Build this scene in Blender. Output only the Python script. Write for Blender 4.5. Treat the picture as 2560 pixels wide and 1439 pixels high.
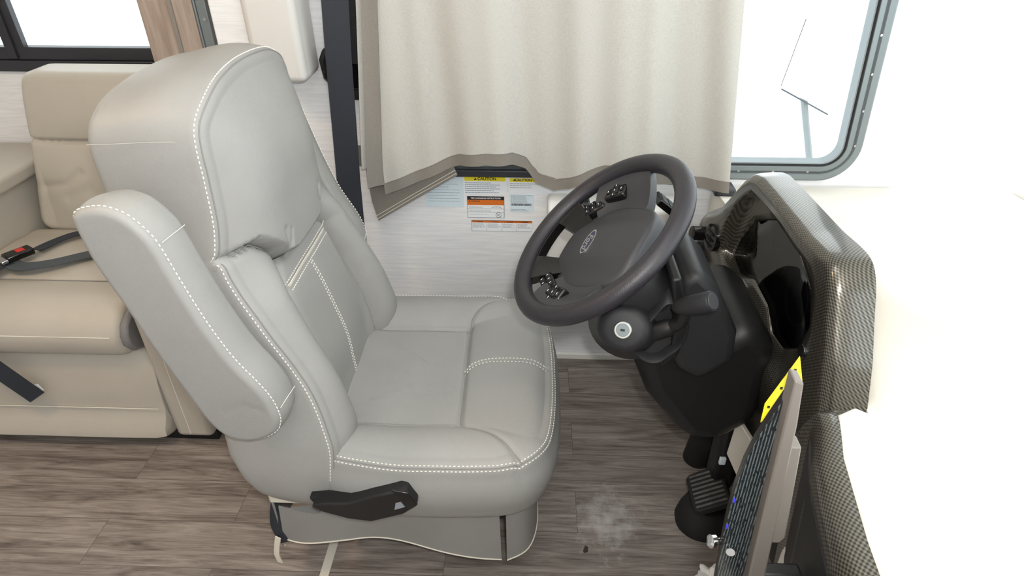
import bpy, bmesh, math, random
import numpy as np
from mathutils import Vector, Matrix
random.seed(4); rng = np.random.default_rng(4)
S = bpy.context.scene
for o in list(bpy.data.objects): bpy.data.objects.remove(o)
COL = S.collection

# ---------------------------------------------------------------- camera
cd = bpy.data.cameras.new('camera'); cam = bpy.data.objects.new('camera', cd); COL.objects.link(cam)
cd.sensor_width = 36; cd.lens = 36 * 1600 / 2560; cd.clip_start = .02
cam.location = (0, 0, 1.45)
cam.rotation_euler = (math.radians(90 - 32.8), 0, math.radians(2.0))
S.camera = cam
# ---------------------------------------------------------------- light
S.view_settings.view_transform = 'Standard'; S.view_settings.look = 'None'
S.view_settings.gamma = 1; S.view_settings.use_curve_mapping = False
S.view_settings.exposure = 0.0
W = bpy.data.worlds.new('daylight'); S.world = W; W.use_nodes = True
W.node_tree.nodes['Background'].inputs[0].default_value = (.93, .97, 1, 1)
W.node_tree.nodes['Background'].inputs[1].default_value = 3.0
def lamp(name, typ, loc, energy, color, size=.1, rot=(0, 0, 0), sizey=None):
    l = bpy.data.lights.new(name, typ); l.energy = energy; l.color = color
    if typ == 'AREA':
        l.size = size
        if sizey: l.shape = 'RECTANGLE'; l.size_y = sizey
    else: l.shadow_soft_size = size
    o = bpy.data.objects.new(name, l); o.location = loc; o.rotation_euler = rot; COL.objects.link(o); return o
lamp('camera_flash', 'POINT', (.035, -.01, 1.53), 36, (1, .985, .96), .022)
lamp('ceiling_lamp_and_fill', 'AREA', (-1.35, .75, 2.02), 9, (1, .72, .45), .25)
lamp('ceiling_lamp_and_fill', 'AREA', (-.2, .75, 2.02), 4, (.97, .98, 1), .6)  # cool overhead fill, added to lift the ambient level; no fixture behind it

# ---------------------------------------------------------------- helpers
def lin(c): return tuple(((x / 255) / 12.92 if x / 255 <= .04045 else ((x / 255 + .055) / 1.055) ** 2.4) for x in c)
def mat(name, col, rough=.5, metal=0, bump=None, spec=.5, var=None, trans=0, coat=0):
    """col in sRGB 0-255; bump=(scale,strength); var=(scale, amount) mottles the colour"""
    m = bpy.data.materials.new(name); m.use_nodes = True; n = m.node_tree.nodes; l = m.node_tree.links
    b = n['Principled BSDF']; c = lin(col) + (1,)
    b.inputs['Base Color'].default_value = c; b.inputs['Roughness'].default_value = rough
    b.inputs['Metallic'].default_value = metal; b.inputs['Specular IOR Level'].default_value = spec
    if coat: b.inputs['Coat Weight'].default_value = coat; b.inputs['Coat Roughness'].default_value = .08
    tc = n.new('ShaderNodeTexCoord')
    if bump:
        t = n.new('ShaderNodeTexNoise'); t.inputs['Scale'].default_value = bump[0]; t.inputs['Detail'].default_value = 3
        l.new(tc.outputs['Object'], t.inputs['Vector'])
        u = n.new('ShaderNodeBump'); u.inputs['Strength'].default_value = bump[1]; u.inputs['Distance'].default_value = .001
        l.new(t.outputs['Fac'], u.inputs['Height']); l.new(u.outputs['Normal'], b.inputs['Normal'])
    if var:
        t = n.new('ShaderNodeTexNoise'); t.inputs['Scale'].default_value = var[0]; t.inputs['Detail'].default_value = 4
        l.new(tc.outputs['Object'], t.inputs['Vector'])
        r = n.new('ShaderNodeMapRange'); r.inputs[1].default_value = .3; r.inputs[2].default_value = .7
        r.inputs[3].default_value = 1 - var[1]; r.inputs[4].default_value = 1 + var[1]
        l.new(t.outputs['Fac'], r.inputs[0])
        x = n.new('ShaderNodeVectorMath'); x.operation = 'SCALE'; x.inputs[0].default_value = c[:3]
        l.new(r.outputs[0], x.inputs['Scale']); l.new(x.outputs[0], b.inputs['Base Color'])
    return m
def nodes(m): return m.node_tree.nodes, m.node_tree.links, m.node_tree.nodes['Principled BSDF']
def streaks(m, scale, c0, c1, lo=.35, hi=.65):
    n, l, b = nodes(m); tc = n.new('ShaderNodeTexCoord'); mp = n.new('ShaderNodeMapping'); mp.inputs['Scale'].default_value = scale
    t = n.new('ShaderNodeTexNoise'); t.inputs['Scale'].default_value = 1; t.inputs['Detail'].default_value = 6; t.inputs['Roughness'].default_value = .65
    r = n.new('ShaderNodeValToRGB'); r.color_ramp.elements[0].position = lo; r.color_ramp.elements[1].position = hi
    r.color_ramp.elements[0].color = lin(c0) + (1,); r.color_ramp.elements[1].color = lin(c1) + (1,)
    l.new(tc.outputs['Object'], mp.inputs[0]); l.new(mp.outputs[0], t.inputs['Vector']); l.new(t.outputs['Fac'], r.inputs[0]); l.new(r.outputs[0], b.inputs['Base Color'])

LEA = (151, 150, 147)
M = {}
M['leather'] = mat('greige_leather', LEA, .46, bump=(900, .35), var=(9, .03), spec=.35)
M['leather_sofa'] = mat('beige_leather', (188, 182, 171), .45, bump=(900, .35), var=(7, .03), spec=.35)
M['leather_dark'] = mat('grey_side_leather', (128, 127, 128), .6, bump=(700, .3))
M['thread'] = mat('cream_thread', (238, 234, 224), .7)
M['seam'] = mat('seam_shade', (134, 133, 130), .8)
M['piping2'] = mat('pale_seam', (178, 176, 170), .6)
M['piping'] = mat('cream_piping', (226, 220, 206), .5)
M['blackplastic'] = mat('black_plastic', (24, 24, 25), .42, bump=(1500, .25), spec=.45)
M['softblack'] = mat('soft_black_plastic', (38, 38, 40), .45, bump=(1500, .3), spec=.4)
M['hub'] = mat('charcoal_plastic', (56, 56, 59), .42, bump=(1300, .3), spec=.45)
M['rimleather'] = mat('rim_leather', (42, 40, 45), .36, bump=(600, .5), spec=.5)
M['gloss'] = mat('gloss_black', (18, 17, 17), .16, spec=.6)
M['rubber'] = mat('black_rubber', (22, 21, 22), .75, bump=(300, .5))
M['chrome'] = mat('chrome', (225, 225, 228), .12, metal=1)
M['satin'] = mat('satin_metal', (200, 200, 196), .3, metal=1)
M['alu'] = mat('window_aluminium', (128, 136, 138), .42, metal=.35)
M['aludark'] = mat('window_groove', (74, 80, 82), .6)
M['winblack'] = mat('black_window_frame', (44, 45, 50), .45)
M['white'] = mat('white_gelcoat', (238, 236, 230), .35, spec=.4)
M['dashwhite'] = mat('warm_white_dash', (217, 212, 201), .45, bump=(400, .2))
M['cream'] = mat('cream_plastic', (214, 211, 206), .5, bump=(500, .2))
M['wall'] = mat('linen_wallpaper', (224, 224, 226), .75); streaks(M['wall'], (9, 9, 160), (220, 222, 226), (240, 240, 241), .25, .6)
M['fascia'] = mat('taupe_wood_grain', (160, 145, 132), .6); streaks(M['fascia'], (60, 60, 4), (146, 128, 116), (172, 158, 146))
M['webbing'] = mat('black_webbing', (40, 45, 54), .55, bump=(1200, .4))
M['web2'] = mat('grey_webbing', (68, 74, 78), .55, bump=(1200, .4))
M['paper'] = mat('label_paper', (236, 240, 244), .6)
M['bluepaper'] = mat('pale_blue_paper', (214, 228, 236), .6)
M['yellow'] = mat('caution_yellow', (236, 218, 40), .5)
M['orange'] = mat('warning_orange', (214, 112, 34), .5)
M['ink'] = mat('black_ink', (34, 34, 36), .7)
M['fade'] = mat('grey_ink', (140, 146, 154), .7)
M['hem'] = mat('hem_fabric', (150, 142, 132), .85, bump=(1600, .8))
M['red'] = mat('red_plastic', (205, 45, 30), .4)
M['blue'] = mat('blue_mark', (60, 60, 220), .4)
M['ceil'] = mat('ceiling_vinyl', (228, 226, 220), .8)
M['card'] = mat('cream_board', (214, 208, 196), .6)
M['tissue'] = mat('white_tissue', (236, 236, 234), .9, bump=(80, .6))
M['dirt'] = mat('brown_debris', (58, 48, 42), .9)

# carbon weave
def carbon():
    m = mat('carbon_pattern_film', (90, 84, 76), .3, spec=.6, coat=.5); n, l, b = nodes(m)
    tc = n.new('ShaderNodeTexCoord'); sp = n.new('ShaderNodeSeparateXYZ'); l.new(tc.outputs['Object'], sp.inputs[0])
    def sine(inp, k, ph=0):
        a = n.new('ShaderNodeMath'); a.operation = 'MULTIPLY_ADD'; l.new(inp, a.inputs[0]); a.inputs[1].default_value = k; a.inputs[2].default_value = ph
        s = n.new('ShaderNodeMath'); s.operation = 'SINE'; l.new(a.outputs[0], s.inputs[0]); return s.outputs[0]
    k = 2 * math.pi / .0072
    ad = n.new('ShaderNodeMath'); ad.operation = 'ADD'; l.new(sp.outputs[0], ad.inputs[0]); l.new(sp.outputs[2], ad.inputs[1])
    s1, s2 = sine(ad.outputs[0], k), sine(sp.outputs[1], k)
    mu = n.new('ShaderNodeMath'); mu.operation = 'MULTIPLY'; l.new(s1, mu.inputs[0]); l.new(s2, mu.inputs[1])
    r = n.new('ShaderNodeValToRGB'); r.color_ramp.elements[0].position = .0; r.color_ramp.elements[1].position = 1
    mr = n.new('ShaderNodeMapRange'); mr.inputs[1].default_value = -.6; mr.inputs[2].default_value = .6; l.new(mu.outputs[0], mr.inputs[0]); l.new(mr.outputs[0], r.inputs[0])
    r.color_ramp.elements[0].color = lin((50, 48, 43)) + (1,); r.color_ramp.elements[1].color = lin((120, 116, 106)) + (1,)
    l.new(r.outputs[0], b.inputs['Base Color']); b.inputs['Metallic'].default_value = .7
    return m
M['carbon'] = carbon()
# vinyl plank floor
def floor_mat():
    m = mat('vinyl_plank', (150, 140, 132), .42, spec=.35); n, l, b = nodes(m)
    tc = n.new('ShaderNodeTexCoord'); mp = n.new('ShaderNodeMapping'); mp.inputs['Location'].default_value = (.78, -.395, 0)
    l.new(tc.outputs['Object'], mp.inputs[0])
    br = n.new('ShaderNodeTexBrick'); br.offset = .37; br.inputs['Scale'].default_value = 1; br.inputs['Brick Width'].default_value = .915
    br.inputs['Row Height'].default_value = .135; br.inputs['Mortar Size'].default_value = .0007; br.inputs['Mortar Smooth'].default_value = .1; br.inputs['Bias'].default_value = 0
    br.inputs['Color1'].default_value = (0, 0, 0, 1); br.inputs['Color2'].default_value = (1, 1, 1, 1); br.inputs['Mortar'].default_value = (.5, .5, .5, 1)
    l.new(mp.outputs[0], br.inputs['Vector'])
    sc = n.new('ShaderNodeVectorMath'); sc.operation = 'MULTIPLY_ADD'; l.new(br.outputs['Color'], sc.inputs[0]); sc.inputs[1].default_value = (7, 13, 3); l.new(mp.outputs[0], sc.inputs[2])
    m2 = n.new('ShaderNodeMapping'); m2.inputs['Scale'].default_value = (3.2, 34, 1); l.new(sc.outputs[0], m2.inputs[0])
    t = n.new('ShaderNodeTexNoise'); t.inputs['Scale'].default_value = 1; t.inputs['Detail'].default_value = 9; t.inputs['Roughness'].default_value = .68; t.inputs['Distortion'].default_value = .9
    l.new(m2.outputs[0], t.inputs['Vector'])
    m3 = n.new('ShaderNodeMapping'); m3.inputs['Scale'].default_value = (14, 260, 1); l.new(sc.outputs[0], m3.inputs[0])
    t2 = n.new('ShaderNodeTexNoise'); t2.inputs['Scale'].default_value = 1; t2.inputs['Detail'].default_value = 5; l.new(m3.outputs[0], t2.inputs['Vector'])
    ad = n.new('ShaderNodeMath'); ad.operation = 'MULTIPLY_ADD'; l.new(t2.outputs['Fac'], ad.inputs[0]); ad.inputs[1].default_value = .35; l.new(t.outputs['Fac'], ad.inputs[2])
    r = n.new('ShaderNodeValToRGB'); e = r.color_ramp.elements; e[0].position = .44; e[1].position = .86
    e[0].color = lin((88, 78, 72)) + (1,); e[1].color = lin((186, 176, 168)) + (1,)
    x = e.new(.62); x.color = lin((142, 131, 124)) + (1,)
    l.new(ad.outputs[0], r.inputs[0])
    hs = n.new('ShaderNodeMapRange'); l.new(br.outputs['Color'], hs.inputs[0]); hs.inputs[3].default_value = .66; hs.inputs[4].default_value = .84
    mx = n.new('ShaderNodeVectorMath'); mx.operation = 'SCALE'; l.new(r.outputs[0], mx.inputs[0]); l.new(hs.outputs[0], mx.inputs['Scale'])
    # dark joint
    jt = n.new('ShaderNodeMix'); jt.data_type = 'RGBA'; l.new(br.outputs['Fac'], jt.inputs[0]); l.new(mx.outputs[0], jt.inputs[6]); jt.inputs[7].default_value = lin((92, 82, 76)) + (1,)
    # salt residue patch on the driver's floor, with the flash's reflection painted into it
    d = n.new('ShaderNodeVectorMath'); d.operation = 'SUBTRACT'; l.new(tc.outputs['Object'], d.inputs[0]); d.inputs[1].default_value = (.22, 1.11, 0)
    d2 = n.new('ShaderNodeVectorMath'); d2.operation = 'MULTIPLY'; l.new(d.outputs[0], d2.inputs[0]); d2.inputs[1].default_value = (8.5, 6.5, 0)
    ln = n.new('ShaderNodeVectorMath'); ln.operation = 'LENGTH'; l.new(d2.outputs[0], ln.inputs[0])
    t3 = n.new('ShaderNodeTexNoise'); t3.inputs['Scale'].default_value = 24; t3.inputs['Detail'].default_value = 6; t3.inputs['Roughness'].default_value = .7; l.new(tc.outputs['Object'], t3.inputs['Vector'])
    s1 = n.new('ShaderNodeMath'); s1.operation = 'MULTIPLY_ADD'; l.new(ln.outputs['Value'], s1.inputs[0]); s1.inputs[1].default_value = -.34; s1.inputs[2].default_value = .20
    s2 = n.new('ShaderNodeMath'); s2.operation = 'ADD'; l.new(s1.outputs[0], s2.inputs[0]); l.new(t3.outputs['Fac'], s2.inputs[1])
    s3 = n.new('ShaderNodeMapRange'); l.new(s2.outputs[0], s3.inputs[0]); s3.inputs[1].default_value = .46; s3.inputs[2].default_value = .80; s3.inputs[4].default_value = .5
    st = n.new('ShaderNodeMix'); st.data_type = 'RGBA'; l.new(s3.outputs[0], st.inputs[0]); l.new(jt.outputs[2], st.inputs[6]); st.inputs[7].default_value = lin((216, 216, 214)) + (1,)
    l.new(st.outputs[2], b.inputs['Base Color'])
    bp = n.new('ShaderNodeBump'); bp.inputs['Strength'].default_value = .25; bp.inputs['Distance'].default_value = .001; l.new(ad.outputs[0], bp.inputs['Height']); l.new(bp.outputs[0], b.inputs['Normal'])
    return m
M['floor'] = floor_mat()
def curtain_mat(name, c, tr):
    m = mat(name, c, .85); n, l, b = nodes(m)
    tc = n.new('ShaderNodeTexCoord'); mp = n.new('ShaderNodeMapping'); mp.inputs['Scale'].default_value = (1500, 60, 150)
    t = n.new('ShaderNodeTexNoise'); t.inputs['Scale'].default_value = 1; t.inputs['Detail'].default_value = 2; l.new(tc.outputs['Object'], mp.inputs[0]); l.new(mp.outputs[0], t.inputs['Vector'])
    mq = n.new('ShaderNodeMapping'); mq.inputs['Scale'].default_value = (150, 60, 1500); t2 = n.new('ShaderNodeTexNoise'); t2.inputs['Scale'].default_value = 1; l.new(tc.outputs['Object'], mq.inputs[0]); l.new(mq.outputs[0], t2.inputs['Vector'])
    a = n.new('ShaderNodeMath'); a.operation = 'ADD'; l.new(t.outputs['Fac'], a.inputs[0]); l.new(t2.outputs['Fac'], a.inputs[1])
    mr = n.new('ShaderNodeMapRange'); mr.inputs[1].default_value = .6; mr.inputs[2].default_value = 1.4; mr.inputs[3].default_value = .84; mr.inputs[4].default_value = 1.12; l.new(a.outputs[0], mr.inputs[0])
    v = n.new('ShaderNodeVectorMath'); v.operation = 'SCALE'; v.inputs[0].default_value = lin(c); l.new(mr.outputs[0], v.inputs['Scale']); l.new(v.outputs[0], b.inputs['Base Color'])
    tl = n.new('ShaderNodeBsdfTranslucent'); l.new(v.outputs[0], tl.inputs[0]); mx = n.new('ShaderNodeMixShader'); mx.inputs[0].default_value = tr
    l.new(b.outputs[0], mx.inputs[1]); l.new(tl.outputs[0], mx.inputs[2]); l.new(mx.outputs[0], n['Material Output'].inputs[0])
    return m
M['curtain'] = curtain_mat('linen_curtain', (197, 194, 187), .1)
M['hem'] = curtain_mat('linen_hem', (134, 128, 120), .0)
def glass_mat(name, tint=(1, 1, 1), gl=.05):
    m = bpy.data.materials.new(name); m.use_nodes = True; n = m.node_tree.nodes; l = m.node_tree.links; n.remove(n['Principled BSDF'])
    a = n.new('ShaderNodeBsdfTransparent'); a.inputs[0].default_value = tint + (1,); g = n.new('ShaderNodeBsdfGlossy'); g.inputs['Roughness'].default_value = .02
    x = n.new('ShaderNodeMixShader'); x.inputs[0].default_value = gl; l.new(a.outputs[0], x.inputs[1]); l.new(g.outputs[0], x.inputs[2]); l.new(x.outputs[0], n['Material Output'].inputs[0]); return m
M['glass'] = glass_mat('window_glass', (.96, .98, .98))
M['tintglass'] = glass_mat('gauge_lens', (.35, .35, .36), .2)

def P(*a): return np.array(a, float)
def thing(name, loc, label, cat, group=None):
    o = bpy.data.objects.new(name, None); o.location = loc; o.empty_display_size = .05; COL.objects.link(o)
    o['label'] = label; o['category'] = cat
    if group: o['group'] = group
    return o
def tag(o, label, cat, group=None):
    o['label'] = label; o['category'] = cat
    if group: o['group'] = group
    return o
def make(name, V, Fc, m, parent=None, smooth=True, sharp=40, bevel=0, seg=2, label=None):
    me = bpy.data.meshes.new(name)
    me.from_pydata([tuple(map(float, v)) for v in V], [], [tuple(int(i) for i in f) for f in Fc]); me.validate(); me.update()
    bm = bmesh.new(); bm.from_mesh(me); bmesh.ops.recalc_face_normals(bm, faces=bm.faces); bm.to_mesh(me); bm.free()
    if smooth:
        me.polygons.foreach_set('use_smooth', [True] * len(me.polygons)); me.set_sharp_from_angle(angle=math.radians(sharp))
    ms = m if isinstance(m, list) else [m]
    for x in ms: me.materials.append(x)
    o = bpy.data.objects.new(name, me); COL.objects.link(o)
    if parent is not None:
        o.parent = parent
        if parent.type == 'EMPTY': o.matrix_parent_inverse = Matrix.Translation(-Vector(parent.location))
    if bevel:
        b = o.modifiers.new('bevel', 'BEVEL'); b.width = bevel; b.segments = seg; b.limit_method = 'ANGLE'; b.angle_limit = math.radians(35)
        me.polygons.foreach_set('use_smooth', [True] * len(me.polygons)); me.set_sharp_from_angle(angle=math.radians(60))
    if label: o['label'] = label
    return o
def struct(o): o['kind'] = 'structure'; return o
class B:                                   # geometry collector
    def __init__(s): s.V = []; s.F = []
    def add(s, V, F):
        k = len(s.V); s.V += [tuple(v) for v in V]; s.F += [tuple(i + k for i in f) for f in F]; return s
    def box(s, x0, x1, y0, y1, z0, z1, T=None):
        V = [(x, y, z) for x in (x0, x1) for y in (y0, y1) for z in (z0, z1)]
        if T is not None: V = [T(v) for v in V]
        return s.add(V, [(0, 1, 3, 2), (4, 6, 7, 5), (0, 4, 5, 1), (2, 3, 7, 6), (0, 2, 6, 4), (1, 5, 7, 3)])
    def prism(s, poly, f, t0, t1):          # poly 2D, f(a,b,t)->3D
        n = len(poly); V = [f(a, b, t0) for a, b in poly] + [f(a, b, t1) for a, b in poly]
        return s.add(V, [tuple(range(n))[::-1], tuple(range(n, 2 * n))] + [(i, (i + 1) % n, n + (i + 1) % n, n + i) for i in range(n)])
    def loft(s, rings, cap0=True, cap1=True, closed=False):
        n = len(rings[0]); V = [tuple(p) for r in rings for p in r]; F = []
        K = len(rings)
        for k in range(K if closed else K - 1):
            q = (k + 1) % K
            for i in range(n): F.append((k * n + i, k * n + (i + 1) % n, q * n + (i + 1) % n, q * n + i))
        if not closed:
            if cap0: F.append(tuple(range(n))[::-1])
            if cap1: F.append(tuple((K - 1) * n + i for i in range(n)))
        return s.add(V, F)
    def tube(s, pts, r, n=10, closed=False, squash=None):
        pts = [np.array(p, float) for p in pts]; K = len(pts); R = []
        up = None
        for i in range(K):
            if closed: t = pts[(i + 1) % K] - pts[i - 1]
            else: t = pts[min(i + 1, K - 1)] - pts[max(i - 1, 0)]
            t /= (np.linalg.norm(t) + 1e-12)
            if up is None:
                up = np.cross(t, [0, 0, 1.]); 
                if np.linalg.norm(up) < .1: up = np.cross(t, [1., 0, 0])
            up = up - t * (up @ t); up /= np.linalg.norm(up); b = np.cross(t, up)
            rr = r[i] if hasattr(r, '__len__') else r
            R.append([pts[i] + rr * (math.cos(2 * math.pi * j / n) * up + math.sin(2 * math.pi * j / n) * b) for j in range(n)])
        return s.loft(R, closed=closed)
    def ribbon(s, pts, wdir, w, th):        # strap: wdir per point or one
        R = []; K = len(pts)
        for i in range(K):
            p = np.array(pts[i], float); t = np.array(pts[min(i + 1, K - 1)], float) - np.array(pts[max(i - 1, 0)], float); t /= np.linalg.norm(t)
            d = np.array(wdir[i] if hasattr(wdir[0], '__len__') else wdir, float); d = d - t * (d @ t); d /= np.linalg.norm(d); nn = np.cross(t, d)
            R.append([p + d * w / 2 + nn * th / 2, p + d * w / 2 - nn * th / 2, p - d * w / 2 - nn * th / 2, p - d * w / 2 + nn * th / 2])
        return s.loft(R)
    def mk(s, name, m, parent=None, **k): return make(name, s.V, s.F, m, parent, **k)
def catmull(pts, n=8, closed=False):
    pts = [np.array(p, float) for p in pts]; K = len(pts); out = []
    for i in range(K if closed else K - 1):
        p0 = pts[i - 1] if (closed or i > 0) else pts[0]; p1 = pts[i]; p2 = pts[(i + 1) % K]; p3 = pts[(i + 2) % K] if (closed or i + 2 < K) else pts[-1]
        for j in range(n):
            t = j / n; out.append(.5 * ((2 * p1) + (p2 - p0) * t + (2 * p0 - 5 * p1 + 4 * p2 - p3) * t * t + (3 * p1 - p0 - 3 * p2 + p3) * t ** 3))
    if not closed: out.append(pts[-1])
    return np.array(out)
def resample(pts, n, closed=True):
    pts = np.array(pts, float); Q = np.vstack([pts, pts[:1]]) if closed else pts
    d = np.r_[0, np.cumsum(np.linalg.norm(np.diff(Q, axis=0), axis=1))]
    t = np.linspace(0, d[-1], n, endpoint=not closed)
    return np.stack([np.interp(t, d, Q[:, k]) for k in range(Q.shape[1])], 1)
def smoothc(P_, it):
    for _ in range(it): P_ = .25 * np.roll(P_, 1, 0) + .5 * P_ + .25 * np.roll(P_, -1, 0)
    return P_
def normals2(Q):
    t = np.roll(Q, -1, 0) - np.roll(Q, 1, 0); t /= np.linalg.norm(t, axis=1)[:, None]; nn = np.stack([t[:, 1], -t[:, 0]], 1)
    area = np.sum(Q[:, 0] * np.roll(Q[:, 1], -1) - np.roll(Q[:, 0], -1) * Q[:, 1])
    return nn if area > 0 else -nn
def segdist(A, Bp, line):
    """distance of arrays (A,B) to polyline"""
    d = np.full(np.shape(A), 9.)
    for (x0, y0), (x1, y1) in zip(line[:-1], line[1:]):
        dx, dy = x1 - x0, y1 - y0; L = dx * dx + dy * dy + 1e-12
        t = np.clip(((A - x0) * dx + (Bp - y0) * dy) / L, 0, 1)
        d = np.minimum(d, np.hypot(A - x0 - t * dx, Bp - y0 - t * dy))
    return d
def groove(A, Bp, line, depth=.006, w=.006): return -depth * np.exp(-(segdist(A, Bp, line) / w) ** 2)
def sstep(x, a, b): t = np.clip((x - a) / (b - a), 0, 1); return t * t * (3 - 2 * t)
def pad(name, outline, h, thick, re, map3, m, parent=None, N=320, K=60, puff=0, cen=None, smooth_it=2, h2=None):
    """upholstered slab: outline (a,b), top height h(a,b), rounded edge re, bulging side"""
    Q = smoothc(resample(outline, N), smooth_it); nn = normals2(Q); I = Q - nn * re
    c = np.array(cen) if cen is not None else Q.mean(0)
    V = []; rings = []
    def ring(Pxy, w): rings.append(map3(Pxy[:, 0], Pxy[:, 1], w))
    for k in range(K):
        t = ((k + .35) / (K - 1 + .35)); t = 1 - (1 - t) ** 1.15
        Z = c + (I - c) * t; ring(Z, h(Z[:, 0], Z[:, 1]))
    hi = h(I[:, 0], I[:, 1])
    for ph in np.linspace(0, math.pi / 2, 8)[1:]: ring(I + nn * re * math.sin(ph), hi - re * (1 - math.cos(ph)))
    for s_ in np.linspace(0, 1, 9)[1:]:
        top = hi - re; bot = -thick + re
        ring(Q + nn * puff * math.sin(math.pi * s_), top * (1 - s_) + bot * s_)
    for ph in np.linspace(0, math.pi / 2, 5)[1:]: ring(I + nn * re * math.cos(ph), np.full(N, -thick + re * (1 - math.sin(ph)) ))
    for t in (.7, .35, .02): Z = c + (I - c) * t; ring(Z, np.full(N, -thick) if h2 is None else h2(Z[:, 0], Z[:, 1]))
    b = B(); b.loft(rings); return b.mk(name, m, parent, sharp=80)
def stitches(b, pts, dash=.0050, gap=.0034, r=.00105):
    pts = np.array(pts, float); L = np.linalg.norm(np.diff(pts, axis=0), axis=1).sum(); n = max(2, int(L / (dash + gap)))
    Q = resample(pts, n * 4, closed=False)
    for i in range(n):
        a = Q[i * 4]; e = Q[min(i * 4 + 2, len(Q) - 1)]
        if np.linalg.norm(e - a) > 1e-5: b.tube([a, e], r, 5)
def text_mesh(s, size, T, m, parent, name='lettering', shear=0, extrude=.0004, align='CENTER', bold=0):
    c = bpy.data.curves.new('t', 'FONT'); c.body = s; c.size = size; c.extrude = extrude; c.align_x = align; c.align_y = 'CENTER'; c.shear = shear; c.offset = bold
    o = bpy.data.objects.new('t', c); COL.objects.link(o); bpy.context.view_layer.update()
    me = bpy.data.meshes.new_from_object(o.evaluated_get(bpy.context.evaluated_depsgraph_get())); bpy.data.objects.remove(o)
    V = [T(v.co.x, v.co.y, v.co.z) for v in me.vertices]; F = [tuple(p.vertices) for p in me.polygons]
    return make(name, V, F, m, parent, smooth=False)
def star(poly, c, N, it=0):
    """resample polygon by angle about c"""
    poly = np.array(poly, float) - c; out = []
    n = len(poly)
    for k in range(N):
        th = 2 * math.pi * k / N; d = np.array([math.cos(th), math.sin(th)]); best = 0
        for i in range(n):
            a, b_ = poly[i], poly[(i + 1) % n]; e = b_ - a; den = d[0] * e[1] - d[1] * e[0]
            if abs(den) < 1e-12: continue
            t = (a[0] * e[1] - a[1] * e[0]) / den; u = (a[0] * d[1] - a[1] * d[0]) / den
            if t > 0 and -1e-6 <= u <= 1 + 1e-6: best = max(best, t)
        out.append(d * best)
    return smoothc(np.array(out) + c, it)

# ---------------------------------------------------------------- setting
struct(B().box(-3, 1.5, -1.2, 2.3, -.04, 0).mk('floor', M['floor'], smooth=False))
struct(B().box(-3, 1.4, -1.2, 2.3, 2.05, 2.09).mk('ceiling', M['ceil'], smooth=False))
struct(B().box(-3.04, -3, -1.2, 2.3, 0, 2.05).mk('wall_rear', M['wall'], smooth=False))
struct(B().box(-3, 1.0, -1.24, -1.2, 0, 2.05).mk('wall_right', M['wall'], smooth=False))
# driver-side wall with a rounded, slant-edged window opening
def win_outline(g, N=200):
    P_ = [(-.30 - g, .728 - g), (.905 + g * 1.02, .728 - g), (.835 + g, 1.62 + g), (-.30 - g, 1.62 + g)]
    Q = resample(P_, N * 3); return Q
def rounded(poly, r, n=8):
    out = []; poly = [np.array(p, float) for p in poly]; K = len(poly)
    for i in range(K):
        p, a, b_ = poly[i], poly[i - 1], poly[(i + 1) % K]; u = (a - p) / np.linalg.norm(a - p); v = (b_ - p) / np.linalg.norm(b_ - p)
        cs = u @ v; ang = math.acos(cs); t = r / math.tan(ang / 2); c = p + (u + v) / np.linalg.norm(u + v) * r / math.sin(ang / 2)
        s_, e = p + u * t, p + v * t; a0 = math.atan2(*(s_ - c)[::-1]); a1 = math.atan2(*(e - c)[::-1]); d = (a1 - a0 + math.pi) % (2 * math.pi) - math.pi
        for k in range(n + 1): out.append(c + r * np.array([math.cos(a0 + d * k / n), math.sin(a0 + d * k / n)]))
    return np.array(out)
WX0, WX1 = -.90, 1.08
OUT = [(-.33, .722), (.915, .722), (.865, 1.62), (-.33, 1.62)]
def offs(poly, g):
    out = []; K = len(poly)
    for i in range(K):
        p = np.array(poly[i], float); a = np.array(poly[i - 1], float); b_ = np.array(poly[(i + 1) % K], float)
        t1 = (p - a) / np.linalg.norm(p - a); t2 = (b_ - p) / np.linalg.norm(b_ - p); n1 = np.array([t1[1], -t1[0]]); n2 = np.array([t2[1], -t2[0]])
        bis = (n1 + n2) / (1 + n1 @ n2); out.append(p + bis * g)
    return out
def win_ring(g, y, r=.075): return [(q[0], y, q[1]) for q in rounded(offs(OUT, g), r + g, 10)]
hole = rounded(offs(OUT, .0), .075, 10)
rect = star([(WX0, 0), (WX1, 0), (WX1, 2.05), (WX0, 2.05)], (.28, 1.15), 400); hs = star(hole, (.28, 1.15), 400)
for cx_, cz_ in ((WX0, 0), (WX1, 0), (WX1, 2.05), (WX0, 2.05)):
    k = np.argmin(np.hypot(rect[:, 0] - cx_, rect[:, 1] - cz_)); rect[k] = (cx_, cz_)
b = B(); b.loft([[(a, 1.8, c) for a, c in rect], [(a, 1.8, c) for a, c in hs], [(a, 1.84, c) for a, c in hs], [(a, 1.84, c) for a, c in rect]], closed=True)
wall = struct(b.mk('wall_left', M['wall'], smooth=False))
wf = B()
prof = [(.030, 1.80), (.030, 1.792), (.026, 1.789), (.010, 1.789), (.008, 1.792), (.002, 1.792), (0, 1.788), (-.014, 1.786), (-.016, 1.792), (-.024, 1.794), (-.026, 1.83), (.0, 1.83)]
wf.loft([win_ring(g, y) for g, y in prof], closed=True)
w1 = thing('window_1', (.3, 1.8, .7), 'aluminium-framed driver side window with a rounded lower corner', 'window'); struct(w1)
wf.mk('window_frame', M['alu'], w1, sharp=25)
b = B(); b.loft([win_ring(.0055, 1.7905), win_ring(.0045, 1.7905)], cap0=False, cap1=False)
b = B(); b.loft([win_ring(.0085, 1.7915), win_ring(.0015, 1.7915), win_ring(.0015, 1.7935), win_ring(.0085, 1.7935)], closed=True); b.mk('frame_groove', M['aludark'], w1)
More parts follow.
